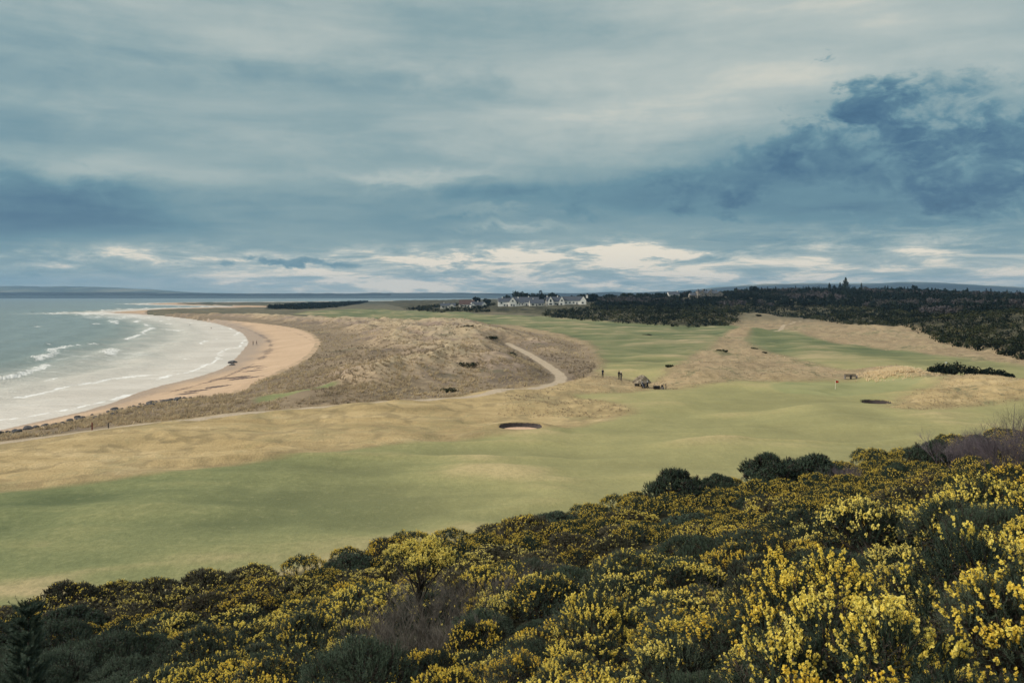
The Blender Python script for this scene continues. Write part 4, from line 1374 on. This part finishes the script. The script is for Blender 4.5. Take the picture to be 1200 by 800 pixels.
house(629, 845, .05, [(0, 0, 14, 8, 2.8, 6.3, 'x')], [(-3.5, 0, 6.9, .9)], [(-4, -4, 1.5, 2.4, 1.3), (2.5, -4, 1.5, 2.6, 1.3), (5.2, -4, 1.5, 1.2, 1.2)], [(-.5, -4, 1, 2.1)], M_cream, M_slate, 'bungalow with a broad grey roof left of the twin-gabled white house')
house(651, 850, .0, [(0, 1, 18, 8, 3.8, 8.2, 'x'), (-5, -3.5, 5.4, 6, 4.2, 8.6, 'y'), (5.6, -3.5, 5.0, 6, 4.2, 8.6, 'y')], [(-8, 1, 9, 1), (2, 1, 9, 1)], [(-5, -6.5, 4.6, 1.5, 2.6), (-5.0, -6.5, 1.5, 2.6, 1.4), (5.6, -6.5, 4.8, 1.4, 1.6), (0, -3, 1.7, 2.0, 1.3), (5.0, -6.5, 1.5, 1.6, 1.4)], [(1.8, -3, 1.1, 2.2)], M_white, M_slate, 'white house with twin steep front gables in the right half of the village')
house(672, 850, -.06, [(0, 0, 20, 8, 3.6, 7.6, 'x'), (9.2, -2.5, 5.5, 7, 4.0, 7.8, 'y')], [(12.7, -3.2, 8.8, 1.9)], [(-7, -4, 1.8, 1.5, 1.3), (-3.5, -4, 1.8, 1.6, 1.3), (0, -4, 1.8, 1.6, 1.3), (8.6, -6, 1.7, 1.8, 1.4)], [(3.2, -4, 1.1, 2.2)], M_white, M_slate, 'long white house ending in a big white chimney at the right end of the village')
house(789, 860, .1, [(0, 0, 11, 6, 3.0, 5.6, 'x')], [(4, 0, 6.4, .8)], [(-3, -3, 1.7, 1.5, 1.2), (2.5, -3, 1.7, 1.5, 1.2)], [(0, -3, 1, 2.1)], M_white, M_slate, 'small white cottage alone among trees left of the stone mansion', gz=CZ + 1.5 - 3.5)
# the big stone house on the hill
x, y = ray_at(828, 840)
gzm = CZ - (349.4 - HZ) / FPX * 840
R = house(828, 840, .12, [(0, 0, 24, 9, 5.6, 8.4, 'x'), (-8, -3, 6, 8, 5.8, 9.0, 'y'), (1.5, -3, 5.5, 8, 5.8, 8.8, 'y'), (-15.5, 1, 9, 8, 3.6, 6.0, 'x'), (14.5, .5, 8, 9, 5.0, 8.0, 'y')],
          [(-4, 0, 10.2, 1.3), (5.5, 0, 10.0, 1.2), (11.5, 0, 9.2, 1.1), (-12, 1, 8.4, 1)],
          [(-8, -7, 4.4, 1.3, 1.6), (-8, -7, 1.6, 1.6, 1.7), (1.5, -7, 4.4, 1.3, 1.6), (1.5, -7, 1.6, 1.6, 1.7), (-3.3, -4.5, 4.0, 1.1, 1.4), (-3.3, -4.5, 1.6, 1.1, 1.5), (7.5, -4.5, 4, 1.1, 1.4), (7.5, -4.5, 1.6, 1.1, 1.5), (14.5, -4, 4, 1.3, 1.6), (14.5, -4, 1.5, 1.3, 1.6)],
          [(5, -4.5, 1.3, 2.4)], M_stone, M_slate, 'large grey stone mansion with several gables and chimneys on the wooded hill', 'stone_mansion', None, gz=gzm)
R.scale = (.92, .92, .92)
mb = MB(); mb.tube([(0, 0, -1), (0, 0, 8.0)], 1.6, 12); o = mb.build('tower', M_stone, R); o.location = (-11.6, -4.2, 0)
mb = MB(); mb.tube([(0, 0, 0), (0, 0, 3.2)], [1.9, .05], 12); c = mb.build('cone_roof', M_slate, o); c.location = (0, 0, 8.0)

# ------------------------------------------------------------------ things on the links
M_thatch = simple('heather_thatch', (.30, .25, .19), .95, .45, 5)
M_timber = simple('weathered_timber', (.11, .095, .08), .9, .3, 4)
M_black = simple('black_plastic', (.018, .016, .016), .6, .3, 4)
M_dkblue = simple('navy_cloth', (.018, .024, .045), .9, .2, 6)
M_metal = simple('pale_metal', (.45, .47, .5), .4, .1, 3, .5)
M_greystone = simple('drystone', (.17, .155, .145), .95, .4, 3)
M_redcloth = simple('red_flag_cloth', (.55, .045, .03), .8, .1)
M_whitecloth = simple('white_flag_cloth', (.8, .8, .76), .8, .05)
M_pole = simple('cream_pole', (.72, .66, .52), .6, .1)
M_redpaint = simple('red_brown_paint', (.18, .06, .045), .8, .2)

x, y = W(752, 452.5, 3.2); z = tz(x, y)
R = empty('thatched_shelter', (x, y, z), 'round mound-like shelter with a shaggy brown thatched roof beside the tee', 'shelter', rz=.15); R.scale = (.92, .92, .88)
mb = MB()
for (px_, py_, a) in [(-1.05, .0, 0), (-.6, .75, .5), (.6, .8, -.5)]:
    mb.box((px_, py_, .45), (.9, .3, 1.0), a, .05)
mb.build('stone_wall', M_greystone, R)
for p_ in [(1.15, -.55), (.25, -.95), (-1.1, -.6), (1.2, .4)]:
    MB().tube([(p_[0], p_[1], -.1), (p_[0] * .98, p_[1] * .98, 1.05)], .07, 7).build('post', M_timber, R)
V, F = [], []
nr_, ns = 9, 36
for i in range(nr_):
    t = i / (nr_ - 1)
    for j in range(ns):
        a = j / ns * 2 * math.pi
        r = 1.72 * (t ** .72) + .02
        h = 2.35 - 1.55 * t ** 1.25
        nn = .1 * math.sin(a * 5 + i) + random.uniform(-.06, .06)
        V.append((r * math.cos(a) * (1 + nn * .6) * 1.02, r * math.sin(a) * .86 * (1 + nn * .6), h + nn * .6))
for i in range(nr_ - 1):
    for j in range(ns):
        F.append((i * ns + j, (i + 1) * ns + j, (i + 1) * ns + (j + 1) % ns, i * ns + (j + 1) % ns))
V2 = [(a, b, c - .16) for a, b, c in V]; n_ = len(V)
F += [tuple(q + n_ for q in f[::-1]) for f in F]
e = (nr_ - 1) * ns
F += [(e + j, e + n_ + j, e + n_ + (j + 1) % ns, e + (j + 1) % ns) for j in range(ns)]
roof = MB().poly(V + V2, F).build('thatch_roof', M_thatch, R)
Bt, Dt = [], []
for i in range(900):
    a = random.uniform(0, 6.28); t = random.uniform(.05, 1) ** .6
    r = 1.72 * t ** .72
    Bt.append((r * math.cos(a) * 1.02, r * math.sin(a) * .86, 2.37 - 1.55 * t ** 1.25)); Dt.append((math.cos(a) * .8, math.sin(a) * .7, -.75 + random.uniform(-.1, .5)))
V, F = spines(np.array(Bt), unit(np.array(Dt)), np.full(900, .3), 3, .16, .02)
big_mesh('straw', V, F, M_thatch, roof)
MB().box((.35, .15, .42), (1.2, .35, .07)).box((-.1, .15, .2), (.08, .3, .4)).box((.8, .15, .2), (.08, .3, .4)).build('bench', M_timber, R)


def trolley(px, py, label, rz, bagmat):
    x, y = W(px, py, 3.15); z = tz(x, y)
    R = empty('golf_trolley', (x, y, z), label, 'golf trolley', 'golf trolleys parked by the thatched shelter', rz)
    for s in (-1, 1):
        w = MB(); w.tube([(s * .3 - .025, 0, .15), (s * .3 + .025, 0, .15)], .15, 14); w.build('wheel', M_black, R)
    m = MB(); m.tube([(-.3, 0, .15), (.3, 0, .15)], .02); m.tube([(0, 0, .15), (0, .25, .6), (0, .62, 1.0)], .022); m.tube([(-.14, .62, 1.0), (.14, .62, 1.0)], .02); m.tube([(0, 0, .15), (0, -.28, .03)], .02)
    m.build('frame', M_metal, R)
    b = MB(); b.tube([(0, -.2, .12), (0, -.02, .5), (0, .22, .98)], [.13, .145, .135], 10); bag = b.build('bag', bagmat, R)
    c = MB()
    for i in range(6):
        a = i * 1.05; c.tube([(.07 * math.cos(a), .2 + .05 * math.sin(a), .95), (.08 * math.cos(a), .34 + .05 * math.sin(a), 1.2)], .012, 4); c.box((.08 * math.cos(a), .35 + .05 * math.sin(a), 1.21), (.07, .04, .05))
    c.build('club_heads', M_metal, bag)


trolley(754.0, 454.3, 'golf trolley with a dark navy bag right in front of the thatched shelter', .6, M_dkblue)
trolley(758.3, 454.0, 'golf trolley with a black bag at the right corner of the thatched shelter', -.4, M_black)
x, y = W(769.5, 454.6, 3.15); z = tz(x, y)
R = empty('storage_box', (x, y, z), 'dark brown oblong box with a lid standing in the straw right of the shelter', 'box')
MB().box((0, 0, .3), (1.15, .5, .5), 0, .02).build('box_body', M_black, R)
MB().box((0, 0, .60), (1.22, .56, .09), 0, .015).build('lid', M_timber, R)
for s in (-1, 1): MB().box((s * .45, 0, .025), (.1, .45, .06)).build('foot', M_timber, R)
x, y = W(776, 454.6, 3.15); z = tz(x, y)
R = empty('litter_bin', (x, y, z), 'dark litter bin in a grey surround next to the oblong box', 'bin')
MB().tube([(0, 0, 0), (0, 0, .42), (0, 0, .5)], [.33, .30, .24], 12).build('surround', M_greystone, R)
MB().tube([(0, 0, .45), (0, 0, .72), (0, 0, .8)], [.2, .21, .15], 12).build('bin_top', M_black, R)
x, y = W(780.3, 454.6, 3.15)
tag(MB().box((x, y, tz(x, y) + .5), (.12, .12, 1.1), .3, .02).build('marker_post', M_timber), 'upright brown post right of the litter bin', 'post')
for px, py, h, lb, mt in [(108, 500.5, .9, 'reddish post on the grass strip beside the path near the beach', M_redpaint), (127, 499, .6, 'short dark stake right of the reddish post by the path', M_timber), (684, 448, .75, 'short dark stake at the left corner of the tee', M_timber)]:
    x, y = W(px, py, 3.0)
    m = MB(); m.box((x, y, tz(x, y) + h / 2 - .1), (.14, .14, h + .2), .2, .015); m.tube([(x, y, tz(x, y) + h), (x, y, tz(x, y) + h + .1)], [.1, .02], 4)
    tag(m.build('marker_post', mt), lb, 'post')
# grey timber bench by the green
x, y = W(997, 443.3, 3.3); z = tz(x, y)
R = empty('bench', (x, y, z), 'long low grey timber bench with solid ends at the far side of the green', 'bench', rz=.06)
m = MB()
for k in range(3): m.box((0, .24 + .03 * k, .58 + .17 * k), (2.5, .04, .13))
m.build('backrest', M_timber, R)
m = MB()
for k in range(4): m.box((0, -.2 + .12 * k, .45), (2.5, .1, .045))
m.build('seat', M_timber, R)
for s in (-1, 0, 1): MB().box((s * 1.22, .0, .38), (.12, .62, .78), 0, .02).build('bench_end', M_greystone if s else M_black, R)


def flag(px, py, top, cloth, label, side=1):
    x, y = W(px, py, 3.3); z = tz(x, y)
    R = empty('flagstick', (x, y, z), label, 'golf flag')
    h = (py - top) / FPX * y
    MB().tube([(0, 0, -.1), (0, 0, h)], .035, 6).build('pole', M_pole, R)
    V, F = [], []
    for i in range(7):
        t = i / 6
        for j in range(2):
            V.append((side * t * .55, .05 * math.sin(t * 6), h - .02 - (.42 if j else 0) - .08 * t + (.1 * t if j else 0)))
    F = [(2 * i, 2 * i + 1, 2 * i + 3, 2 * i + 2) for i in range(6)]
    mb = MB().poly(V, F); bmesh.ops.solidify(mb.bm, geom=mb.bm.faces[:], thickness=.012); mb.build('flag', cloth, R)
    MB().tube([(0, 0, -.02), (0, 0, .03)], .06, 10).build('cup', M_white, R)


flag(979, 457, 447.3, M_redcloth, 'flagstick with a red flag on the big green')
flag(1107.5, 426.5, 420.3, M_whitecloth, 'flagstick with a white flag on the far right green')

# ------------------------------------------------------------------ people
M_skin = simple('skin', (.52, .34, .26), .7, .08)
M_hair = simple('dark_hair', (.03, .024, .02), .8, .2)
M_cap = simple('pale_cap', (.62, .62, .6), .8, .05)
CL = {n: simple('cloth_' + n, c, .9, .15, 8) for n, c in dict(navy=(.018, .022, .045), black=(.014, .014, .017), grey=(.10, .105, .115), charcoal=(.035, .035, .042), red=(.28, .05, .05), brown=(.07, .05, .04), blue=(.04, .06, .11)).items()}


def person(x, y, face, label, top, legs, hat, stride=.0, arms='down', group=None, z=None):
    """one continuous body grown round a skeleton; hair or cap is a child"""
    z = tz(x, y) if z is None else z
    root = empty('person', (x, y, z), label, 'person', group, face)
    J = {'pelvis': (0, 0, .95), 'waist': (0, .0, 1.1), 'chest': (0, -.01, 1.32), 'neck': (0, .0, 1.47), 'jaw': (0, -.015, 1.56), 'head': (0, -.01, 1.64), 'crown': (0, .0, 1.735)}
    r = {'pelvis': .15, 'waist': .135, 'chest': .155, 'neck': .06, 'jaw': .068, 'head': .092, 'crown': .065}
    E = [('pelvis', 'waist'), ('waist', 'chest'), ('chest', 'neck'), ('neck', 'jaw'), ('jaw', 'head'), ('head', 'crown')]
    for s, n in ((-1, 'l'), (1, 'r')):
        f = s * stride
        J['hip' + n] = (s * .09, 0, .88); r['hip' + n] = .098
        J['knee' + n] = (s * .10, -f * .5 - .02, .49); r['knee' + n] = .066
        J['ank' + n] = (s * .105, -f + .02, .085); r['ank' + n] = .045
        J['toe' + n] = (s * .125, -f - .16, .045); r['toe' + n] = .042
        E += [('pelvis', 'hip' + n), ('hip' + n, 'knee' + n), ('knee' + n, 'ank' + n), ('ank' + n, 'toe' + n)]
        J['sho' + n] = (s * .185, 0, 1.395); r['sho' + n] = .07
        if arms == 'down':
            J['elb' + n] = (s * .245, .04 + f * .3, 1.12); J['wri' + n] = (s * .235, -.06 + f * .6, .88); J['hand' + n] = (s * .225, -.09 + f * .65, .78)
        else:
            J['elb' + n] = (s * .24, -.06, 1.13); J['wri' + n] = (s * .10, -.27, .98); J['hand' + n] = (s * .04, -.33, .92)
        r['elb' + n] = .05; r['wri' + n] = .034; r['hand' + n] = .042
        E += [('chest', 'sho' + n), ('sho' + n, 'elb' + n), ('elb' + n, 'wri' + n), ('wri' + n, 'hand' + n)]
        for i in range(5):
            hx, hy, hz = J['hand' + n]
            fn = f'f{i}{n}'
            if i < 4:
                J[fn] = (hx + (i - 1.5) * .004, hy + (i - 1.5) * .022 - .012, hz - .085 + abs(i - 1.3) * .012)
            else:
                J[fn] = (hx - s * .035, hy - .05, hz - .03)
            r[fn] = .011; E.append(('hand' + n, fn))
    # face: nose and ears
    J['nose'] = (0, -.115, 1.625); r['nose'] = .014; E.append(('head', 'nose'))
    for s in (-1, 1):
        J[f'ear{s}'] = (s * .092, .005, 1.63); r[f'ear{s}'] = .014; E.append(('head', f'ear{s}'))
    names = list(J); ii = {n: i for i, n in enumerate(names)}
    me = bpy.data.meshes.new('body'); me.from_pydata([J[n] for n in names], [(ii[a], ii[b]) for a, b in E], [])
    ob = bpy.data.objects.new('body', me); COL.objects.link(ob)
    sk = ob.modifiers.new('skin', 'SKIN'); sk.use_smooth_shade = True
    for n in names:
        v = me.skin_vertices[0].data[ii[n]]; v.radius = (r[n], r[n] * (.78 if n in ('chest', 'waist', 'pelvis') else 1)); v.use_root = (n == 'pelvis')
    ob.modifiers.new('sub', 'SUBSURF').levels = 1
    dg = bpy.context.evaluated_depsgraph_get()
    m2 = bpy.data.meshes.new_from_object(ob.evaluated_get(dg))
    bpy.data.objects.remove(ob)
    m2.name = 'body'
    m2.materials.clear()
    for m in (CL[legs], CL[top], M_skin, CL['black']): m2.materials.append(m)
    for pl in m2.polygons:
        c = pl.center
        far_arm = abs(c.x) > .19 and c.z < 1.3
        pl.material_index = 2 if (c.z > 1.49) else 3 if c.z < .1 else 1 if c.z > .93 else 0
        if c.z < .95 and ((arms == 'down' and abs(c.x) > .19) or (arms != 'down' and c.y < -.2)):
            pl.material_index = 2 if c.z < .90 or arms != 'down' else 1
    link('body', m2, root)
    # cap or hair
    bm = bmesh.new(); bmesh.ops.create_uvsphere(bm, u_segments=14, v_segments=9, radius=.106)
    bmesh.ops.delete(bm, geom=[v for v in bm.verts if v.co.z < (-.005 if hat else -.03) and (hat or v.co.y < .03)], context='VERTS')
    if hat:
        vs = [bm.verts.new(c) for c in [(-.08, -.08, .0), (.08, -.08, .0), (.06, -.19, -.012), (-.06, -.19, -.012)]]; bm.faces.new(vs)
    bmesh.ops.translate(bm, verts=bm.verts, vec=(0, 0, 1.665))
    m3 = bpy.data.meshes.new('hair'); bm.to_mesh(m3); bm.free(); m3.materials.append(hat or M_hair)
    link('cap' if hat else 'hair', m3, root)
    return root


GG = 'golfers on the tee'
for px, py, f, lb, t, l, h, ar in [(706.3, 446.0, .5, 'golfer in dark navy standing alone on the left of the tee', 'navy', 'black', M_hair, 'front'), (725.4, 446.0, -.7, 'golfer in black standing at the left of the close pair on the tee', 'black', 'black', None, 'down'), (727.8, 447.2, .9, 'golfer in a pale cap, right one of the close pair on the tee', 'navy', 'navy', M_cap, 'front')]:
    x, y = W(px, py, 3.3)
    person(x, y, f, lb, t, l, h, .03, ar, GG)
GB = 'walkers on the beach'
for px, py, f, lb, t, l, st in [(296.6, 402.2, 1.4, 'shorter walker in black, left of the pair at the bulge of the beach', 'black', 'charcoal', .2), (300.7, 402.0, 1.5, 'taller walker in black, right of the pair at the bulge of the beach', 'charcoal', 'black', .22),
                                 (247.5, 383.0, 1.0, 'lone walker in dark clothes on the far curve of the beach', 'brown', 'black', .2), (222.5, 379.5, .5, 'farthest small walker at the water edge on the far curve of the beach', 'black', 'blue', .1)]:
    x, y = W(px, py, 1.0)
    person(x, y, f, lb, t, l, None, st, 'down', GB)

# ------------------------------------------------------------------ air
tx = bpy.data.meshes.new('haze')
bmh = bmesh.new(); bmesh.ops.create_cube(bmh, size=1)
bmesh.ops.transform(bmh, matrix=Matrix.Translation((0, 5280, 118.0)) @ Matrix.Diagonal((26000, 10760, 242, 1)), verts=bmh.verts)
bmh.to_mesh(tx); bmh.free()
hm = bpy.data.materials.new('haze_air'); hm.use_nodes = True
nt = hm.node_tree; nt.nodes.remove(nt.nodes['Principled BSDF'])
pv = nt.nodes.new('ShaderNodeVolumePrincipled')
pv.inputs['Color'].default_value = (.36, .61, .92, 1); pv.inputs['Density'].default_value = 6.8e-5; pv.inputs['Anisotropy'].default_value = .1
nt.links.new(pv.outputs[0], nt.nodes['Material Output'].inputs['Volume'])
tx.materials.append(hm)
tag(link('haze', tx), kind='stuff')

# ------------------------------------------------------------------ sky
SUN_AZ, SUN_EL = math.radians(-102), math.radians(31)
w = bpy.data.worlds.new('World'); SC.world = w; w.use_nodes = True
nt = w.node_tree; bg = nt.nodes['Background']
sky = nt.nodes.new('ShaderNodeTexSky'); sky.sky_type = 'NISHITA'; sky.sun_disc = False
sky.sun_elevation = SUN_EL; sky.sun_rotation = SUN_AZ; sky.dust_density = 2.0
tc = nt.nodes.new('ShaderNodeTexCoord')
dirv = S(nt, tc.outputs['Generated'])
sep = nt.nodes.new('ShaderNodeSeparateXYZ'); put(nt, sep.inputs[0], dirv)
dx, dy, dz = [S(nt, sep.outputs[i]) for i in range(3)]
R2D = 180 / math.pi
el = dz.f('ARCSINE') * R2D
az = dx.f('ARCTAN2', dy) * R2D
zc = dz.mx(0.0) + .045
deck = combine(nt, dx / zc, dy / zc, 0.0)          # the cloud deck overhead, seen in perspective
ae = combine(nt, az, el, 0.0)
n_deck = noise(nt, vmul(nt, deck, (.55, .75, 1)), 1.0, 6, .52, .4)
n_deck2 = noise(nt, vmul(nt, deck, (.22, .4, 1)), 1.0, 4, .5, .3)
n_str = noise(nt, vmul(nt, ae, (.045, .30, 1)), 1.0, 5, .55, .3)
n_puff = noise(nt, vmul(nt, ae, (.30, .55, 1)), 1.0, 8, .62, .5)
n_puff2 = noise(nt, vmul(nt, combine(nt, az + 40, el, 3.3), (.11, .2, 1)), 1.0, 5, .6, .6)
wa = az + (n_puff2 - .5) * 8 + (n_puff - .5) * 5
we = el + (n_puff2 - .5) * 3.2 + (n_puff - .5) * 2.6


def blob(px, py, sx, sy, a, soft=False):
    a0 = math.degrees(math.atan((px - 600) / FPX)); e0 = math.degrees(math.atan((HZ - py) / FPX * math.cos(math.radians(a0))))
    sa, se = sx / FPX * R2D, sy / FPX * R2D
    A, E = (az, el) if soft else (wa, we)
    q1 = (A - a0) * (1 / sa); q2 = (E - e0) * (1 / se)
    return ((q1 * q1 + q2 * q2) * -1).f('EXPONENT') * a


# broad tones of the overcast
Lm = el.ss(2.5, 17) * .14 + .52
Lm = Lm + (n_str - .5) * .55 + (n_puff - .5) * .14 + (n_deck - .5) * .30 + (n_deck2 - .5) * .15
for b_ in [(0, 250, 150, 40, -.22), (330, 235, 330, 32, -.02), (60, 195, 120, 18, .20), (0, 150, 120, 90, -.16), (420, 112, 200, 24, -.12), (200, 40, 300, 50, .02), (820, 130, 260, 60, .15), (1000, 40, 300, 60, .12),
           (700, 60, 150, 30, -.05), (490, 203, 80, 9, .20), (600, 262, 70, 7, .30), (570, 248, 60, 6, .22), (560, 250, 110, 24, -.16)]:
    Lm = Lm + blob(*b_)
for b_ in [(1090, 180, 170, 80, -.20), (840, 215, 170, 40, -.16), (600, 240, 150, 30, -.06)]:
    Lm = Lm + blob(*b_, soft=True)
# slate cumulus on the right
dk = blob(1080, 108, 85, 26, 1.0) + blob(1010, 165, 90, 34, .95) + blob(1130, 190, 110, 60, 1.15) + blob(1200, 225, 80, 30, .8) + blob(870, 205, 95, 32, .66) + blob(760, 215, 110, 26, .52) + blob(640, 240, 110, 20, .40) + blob(970, 62, 15, 9, .6) + blob(990, 104, 20, 7, .45) + blob(1185, 135, 28, 16, .75) + blob(830, 245, 90, 18, .55)
n_fp = noise(nt, vmul(nt, ae, (.62, 1.0, 1)), 1.0, 8, .62, .35)
n_f2 = noise(nt, vmul(nt, ae, (1.3, 1.9, 1)), 1.0, 7, .65, .2)
dm = (dk.mn(.80) + (n_puff - .5) * 2.1 + (n_fp - .5) * 1.2 + (n_f2 - .5) * .6 - .10).ss(.28, .92)
shade = .20 + (n_puff2 - .5) * .5 + (n_fp - .5) * .45 + (n_f2 - .5) * .25 + (1 - dk.mn(1.0)) * .22
Lm = Lm * (1 - dm) + shade * dm
# bright broken band low over the horizon
bb = blob(560, 300, 230, 13, .85) + blob(150, 304, 190, 9, .55) + blob(730, 303, 110, 16, .55) + blob(1040, 282, 170, 20, .42) + blob(600, 328, 260, 10, .42) + blob(880, 322, 160, 12, .34) + blob(1150, 310, 150, 16, .25) + blob(360, 325, 160, 9, .25) + blob(60, 325, 160, 12, .02)
cut = (noise(nt, vmul(nt, ae, (.17, 1.0, 1)), 1.0, 9, .68, .4)).ss(.36, .68)
hz = el.ss(4.5, 0.6) * (az.ss(-34, 2) * .16 + .10) * (cut * .8 + .5)
Lm = Lm + hz
Lm = Lm + bb * (.02 + cut * .95)
dkl = blob(330, 306, 75, 7, 1.0) + blob(420, 303, 50, 5, .6) + blob(650, 300, 40, 5, .4) + blob(80, 316, 120, 5, .5)
dml = (dkl * .85 + (n_puff - .5) * 1.2 + (n_f2 - .5) * 1.1).ss(.34, .80)
Lm = Lm * (1 - dml) + dml * (.40 + (n_f2 - .5) * .4)
skyc = ramp(nt, Lm, [(.0, srgb(42, 76, 103)), (.18, srgb(66, 103, 129)), (.38, srgb(101, 138, 151)), (.58, srgb(141, 165, 167)), (.78, srgb(182, 192, 186)), (.93, srgb(228, 221, 202)), (1.0, srgb(246, 234, 212))])
gain = 1.0 + el.ss(21, 48) * .75
skyc = mixc(nt, el.ss(21, 50) * .85, skyc, (.49, .48, .455))
n = nt.nodes.new('ShaderNodeVectorMath'); n.operation = 'SCALE'
put(nt, n.inputs[0], skyc); put(nt, n.inputs['Scale'], gain * 10.0 * .44)
cloud = S(nt, n.outputs[0])
fin = mixc(nt, .96, S(nt, sky.outputs[0]), cloud)
put(nt, bg.inputs['Color'], fin); bg.inputs['Strength'].default_value = .1

sl = bpy.data.lights.new('sun', 'SUN'); sl.energy = 1.5; sl.angle = math.radians(10); sl.color = (1.0, .92, .80)
so = bpy.data.objects.new('sun', sl); COL.objects.link(so)
sv = Vector((math.sin(SUN_AZ) * math.cos(SUN_EL), math.cos(SUN_AZ) * math.cos(SUN_EL), math.sin(SUN_EL)))
so.rotation_euler = sv.to_track_quat('Z', 'Y').to_euler(); so.location = (0, 0, 60)

# ------------------------------------------------------------------ camera and view
cd = bpy.data.cameras.new('camera'); co = bpy.data.objects.new('camera', cd); COL.objects.link(co)
co.location = (0, 0, CZ); co.rotation_euler = (math.radians(90), 0, 0)
cd.sensor_width = 36; cd.lens = FPX / 1200 * 36; cd.shift_y = -(400 - HZ) / 1200
cd.clip_start = .1; cd.clip_end = 40000
SC.camera = co
vs = SC.view_settings
vs.view_transform = 'Standard'; vs.look = 'None'; vs.exposure = 1.18; vs.gamma = 1
vs.use_curve_mapping = False
SC.cycles.max_bounces = 6; SC.cycles.volume_bounces = 0; SC.cycles.diffuse_bounces = 3
